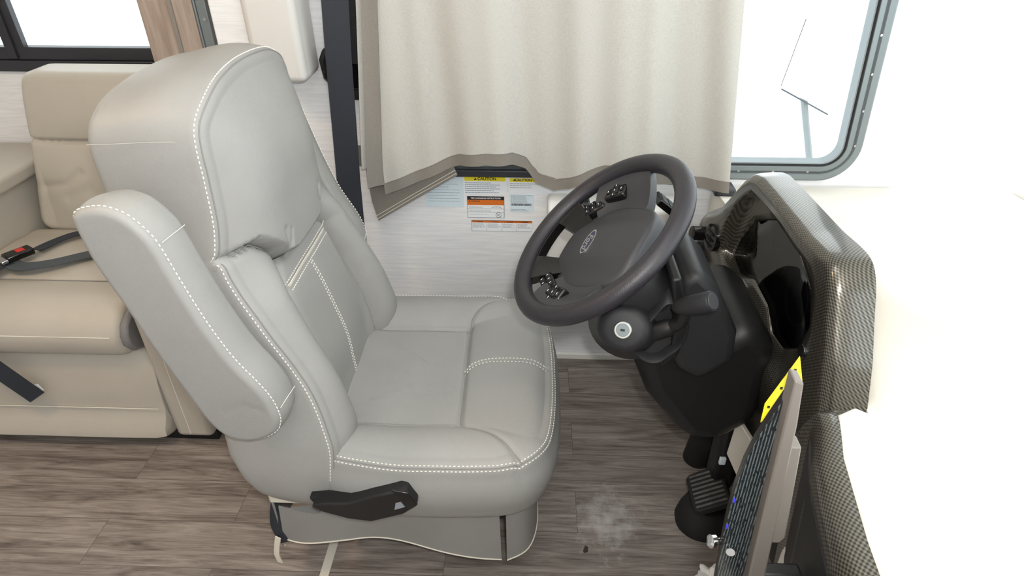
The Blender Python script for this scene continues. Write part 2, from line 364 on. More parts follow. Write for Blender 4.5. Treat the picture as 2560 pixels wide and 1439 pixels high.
b = B(); b.loft([win_ring(-.0165, 1.7885), win_ring(-.0205, 1.7925), win_ring(-.0205, 1.796), win_ring(-.0165, 1.796)], closed=True); b.mk('rubber_seal', M['rubber'], w1)
g = rounded(offs(OUT, -.025), .05, 10); b = B(); b.prism([tuple(q) for q in g], lambda a, c, t: (a, t, c), 1.812, 1.816); b.mk('pane', M['glass'], w1, smooth=False)
for q in ((.915, .80), (.909, .90), (.903, 1.0), (.897, 1.10), (.885, 1.2), (.70, .721), (.80, .721), (.60, .721)):
    b = B(); b.tube([(q[0] + .004, 1.7895, q[1]), (q[0] + .004, 1.7925, q[1])], .0035, 10); b.mk('screw', M['satin'], w1)

# slide-out room on the left
b = B(); b.box(-3, -1.26 + .0, 2.1, 2.14, 0, .90).box(-3, -1.0, 2.1, 2.14, 1.55, 2.05).box(-1.26, -1.0, 2.1, 2.14, 0, 1.55)
b = B(); b.box(-3, -1.02, 2.1, 2.14, 0, .915).box(-3, -1.02, 2.1, 2.14, 1.5, 2.05).box(-1.12, -1.02, 2.1, 2.14, .915, 1.5).box(-3, -2.3, 2.1, 2.14, .915, 1.5)
struct(b.mk('wall_slideout', M['wall'], smooth=False))
struct(B().box(-1.02, -.90, 1.84, 2.14, 0, 2.05).mk('wall_slideout_end', M['wall'], smooth=False))
w2 = struct(thing('window_2', (-1.7, 2.1, .915), 'black-framed sliding window above the beige sofa', 'window'))
b = B(); b.box(-2.3, -1.12, 2.085, 2.13, .910, .945).box(-2.3, -1.12, 2.095, 2.13, .945, .985).box(-2.3, -1.12, 2.09, 2.13, 1.46, 1.5).box(-2.3, -2.26, 2.09, 2.13, .93, 1.5).box(-1.14, -1.1, 2.09, 2.13, .93, 1.5)
b.mk('window_frame', M['winblack'], w2, bevel=.003)
b = B(); b.box(-1.705, -1.675, 2.088, 2.11, .95, 1.47); b.box(-1.68, -1.648, 2.096, 2.12, .95, 1.47); b.mk('sliding_stile', M['winblack'], w2, bevel=.002)
B().box(-1.66, -1.13, 2.112, 2.116, .98, 1.47).mk('pane', M['glass'], w2, smooth=False)
B().box(-2.28, -1.69, 2.112, 2.116, .98, 1.47).mk('pane', M['glass'], w2, smooth=False)
# slide-out fascia and metal trim
t = struct(B().box(-1.026, -.945, 1.745, 1.765, 0, 2.05).box(-.938, -.884, 1.745, 1.765, 0, 2.05).mk('trim_1', M['fascia'], bevel=.002))
struct(B().box(-.947, -.936, 1.741, 1.762, 0, 2.05).mk('trim_2', M['hem'], bevel=.001))
struct(B().box(-1.26, -1.026, 1.765, 1.78, 0, 2.05).mk('trim_5', M['fascia'])) if False else None
tr = struct(thing('trim_3', (-.87, 1.75, 0), 'grey metal edge strip beside the taupe slide-out board', 'trim'))
B().box(-.878, -.852, 1.752, 1.80, 0, 2.05).box(-.884, -.878, 1.748, 1.80, 0, 2.05).mk('metal_strip', M['alu'], tr, bevel=.002)
for z in (.5, .8, 1.135, 1.45): B().tube([(-.862, 1.753, z), (-.862, 1.749, z)], .004, 10).mk('screw', M['satin'], tr)
# baseboard
struct(B().box(-.85, 1.0, 1.788, 1.80, 0, .022).mk('baseboard_left', M['white'], bevel=.002))
# front: dash wall + windshield
struct(B().box(1.40, 1.44, -1.2, 1.84, 0, .86).mk('wall_front', M['white'], smooth=False))
w3 = struct(thing('window_3', (1.4, .3, .86), 'large windshield of the motorhome behind the white dash top', 'window'))
B().add([(1.40, -1.2, .86), (1.40, 1.84, .86), (1.2, 1.84, 2.05), (1.2, -1.2, 2.05), (1.406, -1.2, .86), (1.406, 1.84, .86), (1.206, 1.84, 2.05), (1.206, -1.2, 2.05)], [(0, 1, 2, 3), (4, 7, 6, 5), (0, 4, 5, 1), (3, 2, 6, 7), (0, 3, 7, 4), (1, 5, 6, 2)]).mk('pane', M['glass'], w3, smooth=False)
# transition strip
tag(B().box(-.507, -.484, -1.1, 1.78, 0, .003).mk('transition_strip', M['card'], bevel=.001), 'narrow cream strip across the plank floor under the driver seat', 'floor strip')

# ---------------------------------------------------------------- driver seat
YC = 1.163
seat = thing('driver_chair', (-.28, YC, 0), 'greige leather driver seat with white stitching facing the steering wheel', 'chair')
OUTC = [(-.53, -.20), (-.50, -.23), (-.44, -.262), (-.39, -.295), (-.25, -.312), (-.10, -.309), (-.03, -.300), (.015, -.275), (.045, -.225), (.060, -.13), (.064, 0)]
OUTC = OUTC + [(a, -b_) for a, b_ in OUTC[-2::-1]]
OUTC = [tuple(q) for q in catmull(OUTC, 6, closed=True)]
insn = [(-.60, -.189), (-.146, -.189)]; insf = [(-.60, .165), (-.155, .165)]
frontseam = [(-.146, -.189), (-.150, 0), (-.155, .165)]
ns = [tuple(q) for q in catmull([(-.146, -.189), (-.115, -.197), (-.074, -.218), (-.04, -.25), (-.012, -.288)], 6)]
fs = [tuple(q) for q in catmull([(-.155, .165), (-.15, .20), (-.125, .24), (-.085, .272), (-.03, .29)], 6)]
cross = [tuple(q) for q in catmull([(-.150, .0), (-.125, .018), (-.09, .026), (-.03, .024), (.05, .016)], 6)]
def hc(A, Bv):
    h = .012 * (1 - sstep(np.abs(Bv), .17, .34))
    side = np.clip((np.abs(Bv) - .178) / .13, 0, 1)
    h = .030 * np.sin(math.pi * np.clip(side, 0, 1)) ** .7 * (side > 0) * (1 - .35 * sstep(A, -.12, .03))
    fr = np.clip((A + .150) / .21, 0, 1)
    h = h + (fr > 0) * (side <= 0) * .020 * np.sin(math.pi * fr * .9) ** .6
    h = np.where((fr > 0), np.maximum(h, .020 * np.sin(math.pi * np.clip(fr * .9, 0, 1)) ** .6), h)
    h = h - .03 * sstep(A, -.02, .07) ** 2
    h = h + groove(A, Bv, insn, .007, .006) + groove(A, Bv, insf, .007, .006) + groove(A, Bv, frontseam, .007, .006)
    h = h + groove(A, Bv, ns, .006, .006) + groove(A, Bv, fs, .006, .006) + groove(A, Bv, cross, .003, .005)
    h = h + .0016 * np.sin(A * 31 + Bv * 17) * np.sin(Bv * 23 - A * 11)
    return h
def mc(A, Bv, w): w = np.broadcast_to(w, np.shape(A)); return np.stack([A, Bv + YC, .462 + w], -1)
cu = pad('seat_cushion', OUTC, hc, .145, .026, mc, M['leather'], seat, N=420, K=110, puff=.012, cen=(-.2, 0), smooth_it=3)
def edge_path(outline, re, h, map3, sel=None, dn=.35, out=.001, off=0):
    Q = smoothc(resample(outline, 420), 3); nn = normals2(Q); I = Q - nn * re; hi = h(I[:, 0], I[:, 1])
    ph = math.radians(50) if dn is None else dn * math.pi / 2
    p = I + nn * (re * math.sin(ph) + out); w = hi - re * (1 - math.cos(ph)) + out * math.cos(ph) + off
    R = map3(p[:, 0], p[:, 1], w)
    if sel is not None:
        k = [i for i in range(len(Q)) if sel(Q[i])]
        # rotate so the run is contiguous
        j = next((i for i in k if (i - 1) % len(Q) not in k), k[0]); run = []
        while j in set(k) and len(run) < len(k): run.append(j); j = (j + 1) % len(Q)
        R = R[run]
    return R
def surf(line, h, map3, off=.0006, side=0):
    L = np.array(line, float); L = resample(L, max(8, int(len(L) * 6)), closed=False)
    if side:
        t = np.gradient(L, axis=0); t /= np.linalg.norm(t, axis=1)[:, None]; L = L + np.stack([-t[:, 1], t[:, 0]], 1) * side
    return map3(L[:, 0], L[:, 1], h(L[:, 0], L[:, 1]) + off)
b = B(); fl = lambda q: q[0] > -.43
stitches(b, edge_path(OUTC, .026, hc, mc, fl, .42, .0006)); stitches(b, edge_path(OUTC, .026, hc, mc, fl, .68, .0006))
for sd in (.006, -.006): stitches(b, surf(cross, hc, mc, .0008, sd))
b.mk('stitching', M['thread'], cu)
b = B(); b.tube(edge_path(OUTC, .026, hc, mc, fl, .55, .0004), .0013, 6); b.mk('seam_line', M['seam'], cu)
b = B()
for ln in (insn, insf, frontseam, ns, fs): b.tube([p for p in surf([q for q in ln], hc, mc, .0003)], .0011, 5)
b.mk('seam_line', M['seam'], cu)

# backrest: front spine X(z), thickness T(z), half-width
SPZ = [.30, .36, .42, .48, .586, .713, .83, .93, 1.03, 1.12, 1.17, 1.20]
SPX = [-.405, -.392, -.392, -.395, -.417, -.468, -.520, -.546, -.557, -.556, -.550, -.545]
def spx(z): return np.interp(z, ZZ_, XX_)
ZZ_ = np.linspace(.2, 1.3, 1101); XX_ = np.interp(ZZ_, SPZ, SPX); kr_ = np.exp(-(np.arange(-110, 111) / 38.) ** 2); kr_ /= kr_.sum(); XX_ = np.convolve(np.pad(XX_, 110, mode='edge'), kr_, mode='valid')
def mb(A, Z, w):
    w = np.broadcast_to(w, np.shape(A)) * 1.0
    T = np.interp(Z, [.30, .36, .42, .50, .65, .8, 1.0, 1.08, 1.16, 1.2], [.13, .165, .190, .205, .19, .170, .155, .158, .158, .15]) / .2
    w = np.where(w < 0, w * T, w)
    sl = (spx(Z + .01) - spx(Z - .01)) / .02; L = np.sqrt(1 + sl * sl)
    nx, nz = 1 / L, -sl / L
    nz = nz * np.where(w < 0, .75, 1)
    back = np.where(w < 0, 1, 0) * sstep(-w, 0, .16) * (np.where(Z > 1.05, -.03 * sstep(Z, 1.05, 1.18), 0))
    return np.stack([spx(Z) + w * nx, A + YC, Z + w * nz + back], -1)
HW = [(.0, .285), (.15, .287), (.25, .30), (.294, .345), (.304, .42), (.296, .50), (.280, .58), (.266, .66), (.258, .77), (.244, .86), (.228, .94), (.219, 1.03), (.214, 1.09), (.200, 1.130), (.160, 1.160), (.10, 1.178), (.0, 1.184)]
OB = [(a, z) for a, z in HW] + [(-a, z) for a, z in HW[-2:0:-1]]
OB = [tuple(q) for q in catmull(OB, 5, closed=True)]
hb_l = [(-.25, .885), (-.215, .888), (-.17, .885), (-.12, .84), (-.10, .815), (-.07, .805), (0, .802), (.07, .805), (.10, .815), (.12, .84), (.17, .885), (.215, .888), (.25, .885)]
hx = [q[0] for q in hb_l]; hz = [q[1] for q in hb_l]
bol_n = [(-.10, .815), (-.145, .77), (-.163, .68), (-.165, .52), (-.16, .42)]; bol_f = [(-a, z) for a, z in bol_n]
def hb(A, Z):
    zb = np.interp(A, hx, hz); head = Z > zb; aa = np.abs(A)
    # head pillow
    d = Z - zb
    ph = .046 + .054 * np.sin(np.clip((Z - .79) / .40, 0, 1) * math.pi * .5) ** .7
    ph = ph * (1 - .9 * np.clip((Z - .93) / .26, 0, 1) ** 2.2)
    lat = np.clip(1 - (aa / .215) ** 4.5, 0, 1) ** .8
    hh = .004 + ph * lat * sstep(d, 0, .012)
    # bolsters and lumbar insert
    inner = np.interp(Z, [.42, .52, .68, .77, .815, .86], [.16, .165, .163, .148, .12, .10])
    t = np.clip((aa - inner) / (np.interp(Z, [.4, .5, .58, .66, .9], [.30, .296, .28, .262, .235]) - inner), 0, 1)
    bo = .048 * np.sin(math.pi * np.clip(t, 0, 1) ** .8) ** .75 * sstep(Z, .33, .52) * (t > 0)
    bo = bo * (1 - .35 * sstep(Z, .78, .90))
    ins = np.interp(Z, [.4, .5, .63, .77, .82], [-.02, -.014, .004, .022, .020]) * (1 - sstep(aa, .12, .17)) + .000
    lo = ins * (t <= 0) + bo
    w = np.where(head, hh, lo)
    w = w + groove(A, Z, hb_l, .007, .007) + groove(A, Z, bol_n, .008, .007) + groove(A, Z, bol_f, .008, .007)
    # gathers at the corners of the pillow
    for s_ in (-1, 1):
        w = w + groove(A, Z, [(s_ * .10, .82), (s_ * .105, .87)], .006, .006) + groove(A, Z, [(s_ * .10, .82), (s_ * .085, .86)], .003, .005)
    w = w + groove(A, Z, [(-.14, .765), (.14, .765)], .003, .012) + groove(A, Z, [(0, .755), (0, .42)], .003, .004)
    w = w + .0012 * np.sin(A * 27 + Z * 19) * np.sin(Z * 21 - A * 13)
    return w
bk = pad('backrest', OB, hb, .2, .024, mb, M['leather'], seat, N=460, K=130, puff=.004, cen=(0, .78), smooth_it=3)
b = B(); up = lambda q: q[1] > .36
stitches(b, edge_path(OB, .024, hb, mb, up, .75, .0006))
for sd in (.004, -.009, .009): stitches(b, surf([(-.15, .765), (.15, .765)], hb, mb, .001, sd)) if sd != .004 else None
for sd in (.004, -.004): stitches(b, surf([(0, .752), (0, .45)], hb, mb, .001, sd))
b.mk('stitching', M['thread'], bk)
b = B(); b.tube(edge_path(OB, .024, hb, mb, up, .55, .0003), .0012, 6)
for ln in (bol_n, bol_f): b.tube(surf(ln, hb, mb, .0003), .0011, 5)
b.tube(surf(hb_l, hb, mb, .0), .0012, 5)
b.mk('seam_line', M['seam'], bk)
b = B(); q0 = surf([(-.146, .765), (.146, .765)], hb, mb, .0003); b.ribbon(q0, (0.2, 0, 1), .0095, .0022); b.mk('piping', M['piping'], bk, label='cream piping band across the lumbar panel')
# side seam across the gusset at head height (near and far)
for s_ in (-1, 1):
    b = B(); hwv = .2165
    q = [mb(np.array([s_ * (hwv + .0035)]), np.array([1.10]), np.array([w]))[0] for w in np.linspace(-.004, -.185, 14)]
    b.tube(q, .0007, 5); b.mk('seam_line', M['piping2'], bk)

# folded arm rests (near one in full view)
AR = [(-.663, 1.041), (-.640, 1.047), (-.619, 1.047), (-.593, 1.036), (-.572, 1.012), (-.559, .986), (-.542, .919), (-.52, .842), (-.494, .771), (-.466, .718), (-.45, .68), (-.444, .641), (-.448, .62), (-.458, .602), (-.486, .584), (-.52, .579), (-.552, .592), (-.575, .628), (-.593, .69), (-.621, .79), (-.642, .872), (-.654, .913), (-.666, .956), (-.672, 1.004), (-.672, 1.030)]
AR = [tuple(q) for q in catmull(AR, 4, closed=True)]
for k, (y0, sg) in enumerate(((.812, -1), (1.514, 1))):
    def har(A, Z): return .004 * np.exp(-((A + .56) ** 2 + (Z - .8) ** 2) / .02) + groove(A, Z, [(-.535, .655), (-.50, .67), (-.47, .662)], .0012, .006)
    def mar(A, Z, w, y0=y0, sg=sg):
        w = np.broadcast_to(w, np.shape(A)); ins = .0 * w
        return np.stack([A + .12 * np.clip(-w, 0, .1) * 1.0 - 0.0, np.full(np.shape(A), y0) + sg * w, Z + .0 * w], -1)
    ar = pad('armrest', AR, har, .078, .012, mar, M['leather'], seat, N=300, K=24, puff=.004, cen=(-.56, .80), smooth_it=2)
    b = B(); stitches(b, edge_path(AR, .012, har, mar, None, .9, .0007)); 
    q = resample(AR, 300); nn = normals2(q)
    for z in (.655, .985):
        i = max((j for j in range(300) if abs(q[j][1] - z) < .02 and q[j][0] > -.57), key=lambda j: q[j][0] - abs(q[j][1] - z) * 3)
        pts = [mar(q[i:i + 1, 0] + nn[i, 0] * .0045, q[i:i + 1, 1] + nn[i, 1] * .0045, np.array([w]))[0] for w in np.linspace(-.012, -.07, 8)]
        b.tube(pts, .0006, 5)
    b.mk('stitching', M['thread'], ar)
# recliner lever
lv = [(-.430, .392), (-.407, .401), (-.354, .404), (-.305, .426), (-.248, .446), (-.234, .444), (-.215, .415), (-.217, .402), (-.247, .376), (-.314, .350), (-.361, .357), (-.41, .376)]
cx = lambda dy: (lambda a, c, t: (a, t, c))
b = B(); b.prism(lv, lambda a, c, t: (a, t, c), .822, .858); b.prism([(-.44, .395), (-.36, .40), (-.36, .375), (-.43, .372)], lambda a, c, t: (a, t, c), .84, .90)
lever = b.mk('recliner_lever', M['blackplastic'], seat, bevel=.004)
B().add([(-.262, .8215, .392), (-.240, .8215, .402), (-.236, .8215, .420), (-.258, .8215, .412), (-.262, .8205, .392), (-.240, .8205, .402), (-.236, .8205, .420), (-.258, .8205, .412)], [(4, 5, 6, 7), (0, 3, 2, 1), (0, 1, 5, 4), (1, 2, 6, 5), (2, 3, 7, 6), (3, 0, 4, 7)]).mk('button', M['fade'], lever, smooth=False)
b = B(); b.prism([(-.262, .452), (-.23, .446), (-.214, .412), (-.236, .398)], lambda a, c, t: (a, t, c), .818, .823); b.mk('lever_tip', M['gloss'], lever, bevel=.001)
# pedestal
b = B(); b.box(-.48, -.12, 1.06, 1.30, 0, .05).box(-.46, -.10, 1.0, 1.33, .05, .25).box(-.52, .0, .96, 1.37, .25, .33); b.mk('pedestal', M['blackplastic'], seat, bevel=.006)
B().box(-.56, -.40, .90, 1.42, .30, .335).mk('seat_pan', M['card'], seat, bevel=.004)
# skirt panels of leather hanging round the pedestal
def skirt(name, top, bot, n=60, waves=.006, m=None, th=.003):
    T = resample(catmull(top, 6), n, closed=False); Bo = resample(catmull(bot, 6), n, closed=False); R = []
    b = B(); K = 12; inner = []; outer = []
    for k in range(K + 1):
        s_ = k / K; row = T * (1 - s_) + Bo * s_
        t = np.gradient(row, axis=0); nn = np.stack([t[:, 1], -t[:, 0], 0 * t[:, 0]], 1); nn /= np.linalg.norm(nn, axis=1)[:, None] + 1e-9
        ph = np.linspace(0, 9, n); row = row + nn * (waves * s_ * np.sin(ph))[:, None]
        outer.append(row + nn * th / 2); inner.append(row - nn * th / 2)
    rings = [np.vstack([outer[k], inner[k][::-1]]) for k in range(K + 1)]
    b.loft(rings); o = b.mk(name, m or M['leather'], seat, sharp=60)
    b = B(); b.tube(outer[-1] - [0, 0, .001], .0022, 6); b.mk('hem', M['piping'], o); return o
skirt('skirt', [(-.545, .905, .285), (-.46, .90, .27), (-.43, .90, .31), (-.30, .90, .325), (-.06, .90, .325)], [(-.57, .93, .140), (-.52, .925, .138), (-.425, .92, .158), (-.34, .93, .148), (-.2, .925, .118), (-.057, .93, .088)])
skirt('skirt', [(-.045, .90, .325), (.0, .925, .325), (.02, 1.0, .325), (.025, 1.16, .325), (.02, 1.33, .325), (-.03, 1.41, .325)], [(-.045, .935, .075), (-.0, .96, .09), (.02, 1.03, .10), (.025, 1.16, .10), (.02, 1.33, .10), (-.04, 1.43, .10)])
skirt('skirt', [(-.56, .915, .30), (-.585, .96, .28), (-.59, 1.16, .28), (-.585, 1.38, .28)], [(-.575, .93, .11), (-.60, .97, .10), (-.605, 1.16, .10), (-.60, 1.38, .10)])
b = B(); b.ribbon(catmull([(-.560, .925, .275), (-.575, .922, .20), (-.568, .925, .13)], 6), (1, .2, 0), .022, .003); b.mk('strap', M['webbing'], seat)
b = B(); b.ribbon(catmull([(-.575, .915, .16), (-.590, .915, .10), (-.588, .915, .065)], 6), (1, -.3, 0), .014, .003); b.mk('strap', M['piping'], seat)

# ---------------------------------------------------------------- steering wheel
wc = P(.12517, 1.0737, .8772); th = .86113; ps = -.1395
wn = P(-math.cos(th) * math.cos(ps), math.cos(th) * math.sin(ps), math.sin(th)); wup = P(0, 0, 1) - wn * wn[2]; wup /= np.linalg.norm(wup); wrt = np.cross(wup, wn)
rot = math.radians(-50); wr = math.cos(rot) * wrt + math.sin(rot) * wup; wu = -math.sin(rot) * wrt + math.cos(rot) * wup
def WT(x, y, z): return wc + x * wr + y * wu + z * wn
sw = thing('steering_wheel', tuple(wc), 'black leather-rimmed steering wheel turned off centre, oval badge on its hub', 'steering wheel')
b = B(); R = []
for k in range(120):
    a = 2 * math.pi * k / 120; R.append([WT((.1845 + .0195 * math.cos(q)) * math.sin(a), (.1845 + .0195 * math.cos(q)) * math.cos(a), .0175 * math.sin(q)) for q in np.linspace(0, 2 * math.pi, 20, endpoint=False)])
b.loft(R, closed=True); b.mk('rim', M['rimleather'], sw)
def wplate(b, poly, zf, th_, n=None):
    """plate in wheel plane; zf(x,y) gives the top height"""
    n = len(poly); V = [WT(x, y, zf(x, y)) for x, y in poly] + [WT(x, y, zf(x, y) - th_) for x, y in poly]
    b.add(V, [tuple(range(n)), tuple(range(n, 2 * n))[::-1]] + [(i, n + i, n + (i + 1) % n, (i + 1) % n) for i in range(n)])
def zr(x, y): r = math.hypot(x, y); return float(np.interp(r, [.07, .11, .15, .185], [-.034, -.028, -.006, .004]))
def grid_plate(poly_fn, nu, nv, zf, th_):
    b = B(); V = []; top = [[poly_fn(i / nu, j / nv) for j in range(nv + 1)] for i in range(nu + 1)]
    idx = lambda i, j, k: (i * (nv + 1) + j) * 2 + k; F = []
    for i in range(nu + 1):
        for j in range(nv + 1):
            x, y = top[i][j]; V.append(WT(x, y, zf(x, y))); V.append(WT(x, y, zf(x, y) - th_))
    for i in range(nu):
        for j in range(nv):
            F.append((idx(i, j, 0), idx(i + 1, j, 0), idx(i + 1, j + 1, 0), idx(i, j + 1, 0))); F.append((idx(i, j, 1), idx(i, j + 1, 1), idx(i + 1, j + 1, 1), idx(i + 1, j, 1)))
    for i in range(nu): 
        F.append((idx(i, 0, 0), idx(i, 0, 1), idx(i + 1, 0, 1), idx(i + 1, 0, 0))); F.append((idx(i, nv, 0), idx(i + 1, nv, 0), idx(i + 1, nv, 1), idx(i, nv, 1)))
    for j in range(nv):
        F.append((idx(0, j, 0), idx(0, j + 1, 0), idx(0, j + 1, 1), idx(0, j, 1))); F.append((idx(nu, j, 0), idx(nu, j, 1), idx(nu, j + 1, 1), idx(nu, j + 1, 0)))
    b.add(V, F); return b
pol = lambda a, r: (r * math.sin(math.radians(a)), r * math.cos(math.radians(a)))
# side spokes (wide, grey) and the glossy lower pad with its window
for s_ in (1, -1):
    grid_plate(lambda u, v, s_=s_: pol(s_ * (np.interp(u, [0, 1], [62, 138]) + (v ** 1.5) * np.interp(u, [0, 1], [20, -18])), .085 + .095 * v), 16, 14, zr, .022).mk('spoke', M['hub'], sw, sharp=50)
arc = lambda a0, a1, r0, r1: (lambda u, v: pol(a0 + (a1 - a0) * u, r0 + (r1 - r0) * v))
low = B()
for a0, a1, r0, r1 in ((142, 164, .085, .180), (196, 218, .085, .180), (164, 196, .160, .180), (164, 196, .085, .105)):
    g = grid_plate(arc(a0, a1, r0, r1), 12, 8, lambda x, y: zr(x, y) + .001, .018); low.add(g.V, g.F)
low.mk('lower_spoke', M['gloss'], sw, sharp=50)
# hub / airbag cover
ABh = [(0, .098), (.045, .094), (.085, .070), (.100, .02), (.102, -.03), (.092, -.078), (.064, -.113), (.03, -.124)]
AB = ABh + [(0, -.126)] + [(-a, c) for a, c in ABh[:0:-1]]
AB = [tuple(q) for q in catmull(AB, 6, closed=True)]
hab = lambda A, Z: .014 * np.clip(1 - (A / .125) ** 2 - (Z / .15) ** 2, 0, 1) + .006 * sstep(-np.abs(A), -.075, -.03)
def mab(A, Z, w): w = np.broadcast_to(w, np.shape(A)); return wc + np.outer(A, wr) + np.outer(Z, wu) + np.outer(-.034 + w, wn)
hubo = pad('airbag_cover', AB, hab, .05, .012, mab, M['hub'], sw, N=200, K=30, cen=(0, 0), smooth_it=3)
hz0 = lambda x, y: -.034 + float(hab(np.array(x), np.array(y)))
# oval badge
by = -.040
def oval(a, c, z0, z1, N=48): return [[WT(a * math.cos(2 * math.pi * k / N), by + c * math.sin(2 * math.pi * k / N), z) for k in range(N)] for z in (z0, z1)]
bad = B(); zt = hz0(0, by)
o1 = oval(.0300, .0125, zt - .003, zt + .0018); o2 = oval(.0268, .0098, zt + .0018, zt + .0012)
bad.loft(o1 + o2); badge = bad.mk('badge', M['satin'], hubo, label='silver-rimmed oval badge')
B().loft(oval(.0262, .0092, zt + .0008, zt + .0016)).mk('badge_field', mat('badge_blue', (48, 50, 72), .3), badge) if False else None
f2 = B(); f2.loft(oval(.0266, .0096, zt + .0006, zt + .0021)); f2.mk('badge_field', mat('badge_blue', (46, 50, 74), .3), sw)
text_mesh('Ford', .0195, lambda x, y, z: WT(x, by + y - .0005, zt + .0022 + z), M['satin'], sw, shear=.35, bold=.0003)
# button pods
for s_ in (1, -1):
    pd = B(); 
    def T(v, s_=s_):
        x, y, z = v; a = math.radians(-12 * s_); X = s_ * .128 + x * math.cos(a) - y * math.sin(a); Y = -.045 + x * math.sin(a) + y * math.cos(a); return WT(X, Y, z)
    pd.box(-.017, .017, -.024, .026, -.030, -.008, T); pod = pd.mk('button_pod', M['gloss'], sw, bevel=.004)
    for bx, by2, w_, h_ in ((0, 0, .009, .009), (0, .017, .006, .004), (0, -.016, .006, .004), (.0125, 0, .003, .007), (-.0125, 0, .003, .007)):
        q = B(); q.box(bx - w_, bx + w_, by2 - h_, by2 + h_, -.009, -.006, T) ; q.mk('button', M['blackplastic'], pod, bevel=.001)
        q = B(); q.box(bx - .0022, bx + .0022, by2 - .0007, by2 + .0007, -.007, -.0056, T); q.mk('button_mark', M['paper'], pod, smooth=False)
    def T2(v, s_=s_):
        x, y, z = v; a = math.radians(-38 * s_); X = s_ * .100 + x * math.cos(a) - y * math.sin(a); Y = -.094 + x * math.sin(a) + y * math.cos(a); return WT(X, Y, z)
    pd = B(); pd.box(-.016, .016, -.030, .022, -.040, -.016, T2); pod = pd.mk('button_pod', M['gloss'], sw, bevel=.004)
    for j in range(3):
        for i_ in (-1, 1):
            q = B(); q.box(i_ * .0075 - .006, i_ * .0075 + .006, -.018 + j * .0145 - .006, -.018 + j * .0145 + .006, -.017, -.0135, T2); q.mk('button', M['blackplastic'], pod, bevel=.001)
            q = B(); q.box(i_ * .0075 - .0022, i_ * .0075 + .0022, -.018 + j * .0145 - .0006, -.018 + j * .0145 + .0006, -.0145, -.013, T2); q.mk('button_mark', M['paper'], pod, smooth=False)

# ---------------------------------------------------------------- steering column
colm = thing('steering_column', (.42, 1.12, .1), 'black plastic steering column housing with ignition lock and shifter', 'steering column')
ax = -wn; e1 = P(0, -1, 0); e1 = e1 - ax * (e1 @ ax); e1 /= np.linalg.norm(e1); e2 = np.cross(e1, ax); e2 = e2 if e2[2] > 0 else -e2   # e1 towards the camera, e2 up
def sect(t, w, hu, hd, off=(0, 0), n=48, p=3.2):
    out = []
    for k in range(n):
        a = 2 * math.pi * k / n; ca, sa = math.cos(a), math.sin(a)
        x = w * abs(ca) ** (2 / p) * (1 if ca > 0 else -1); y = (hu if sa > 0 else hd) * abs(sa) ** (2 / p) * (1 if sa > 0 else -1)
        out.append(wc + ax * t + e1 * (x + off[0]) + e2 * (y + off[1]))
    return out
b = B(); b.loft([sect(.045, .045, .045, .05), sect(.06, .06, .055, .06), sect(.075, .080, .060, .085), sect(.11, .088, .062, .10), sect(.16, .090, .062, .104), sect(.20, .088, .060, .100), sect(.212, .084, .058, .096)])
b.mk('upper_shroud', M['softblack'], colm, sharp=60)
b = B(); b.loft([sect(.205, .082, .068, .095), sect(.225, .085, .071, .098), sect(.30, .086, .073, .100), sect(.38, .084, .08, .11), sect(.392, .08, .078, .106)])
b.mk('lower_shroud', M['blackplastic'], colm, sharp=60)
# ignition housing + lock
ip = P(.176, .975, .735)
b = B(); pts = []
for t, r in ((-.10, .085), (-.06, .070), (-.02, .056), (-.002, .051), (.007, .045), (.0105, .032)):
    c0 = ip + P(-.02, -1, .15) / math.sqrt(1.023) * t * 1.0; n_ = P(-.25, -.85, .45); n_ /= np.linalg.norm(n_); u_ = np.cross(n_, [0, 0, 1]); u_ /= np.linalg.norm(u_); v_ = np.cross(n_, u_)
    pts.append([ip + n_ * t + (u_ * math.cos(q) * 1.0 + v_ * math.sin(q) * .9) * r for q in np.linspace(0, 2 * math.pi, 32, endpoint=False)])
b.loft(pts); ig = b.mk('ignition_housing', M['softblack'], colm, sharp=50)
def disc(c, n_, r, t0, t1, mt, nm, par, N=28):
    n_ = np.array(n_, float); n_ /= np.linalg.norm(n_); u_ = np.cross(n_, [0, 0, 1]); u_ /= np.linalg.norm(u_); v_ = np.cross(n_, u_)
    b = B(); b.loft([[c + n_ * t + (u_ * math.cos(q) + v_ * math.sin(q)) * rr for q in np.linspace(0, 2 * math.pi, N, endpoint=False)] for t, rr in ((t0, r), (t1 - .001, r), (t1, r * .93))]); return b.mk(nm, mt, par, sharp=40)
NI = P(-.25, -.85, .45)
lk = disc(ip, NI, .0165, .010, .018, M['satin'], 'ignition_lock', ig)
disc(ip, NI, .0125, .016, .0188, M['alu'], 'lock_face', lk)
u_ = np.cross(NI / np.linalg.norm(NI), [0, 0, 1]); u_ /= np.linalg.norm(u_); v_ = np.cross(NI / np.linalg.norm(NI), u_)
c0 = ip + NI / np.linalg.norm(NI) * .0188
B().box(-.004, .004, -.002, .002, -.001, .0006, lambda v: c0 + u_ * v[0] + v_ * v[1] + NI / np.linalg.norm(NI) * v[2]).mk('key_slot', M['ink'], lk, smooth=False)
# shifter slot, boot and lever on the near side
def CT(t, up_, side): return wc + ax * t + e2 * up_ + e1 * side
BZ = [(.195, .711), (.2, .689), (.22, .673), (.244, .671), (.265, .686), (.285, .704), (.293, .73), (.288, .762), (.278, .78), (.258, .789), (.245, .782), (.226, .756), (.206, .732)]
BZ = catmull(BZ, 4, closed=True); bc_ = BZ.mean(0)
ring = lambda k, y, dz=0: [(bc_[0] + (a - bc_[0]) * k, y + (c - bc_[1]) * .25, bc_[1] + (c - bc_[1]) * k) for a, c in BZ]

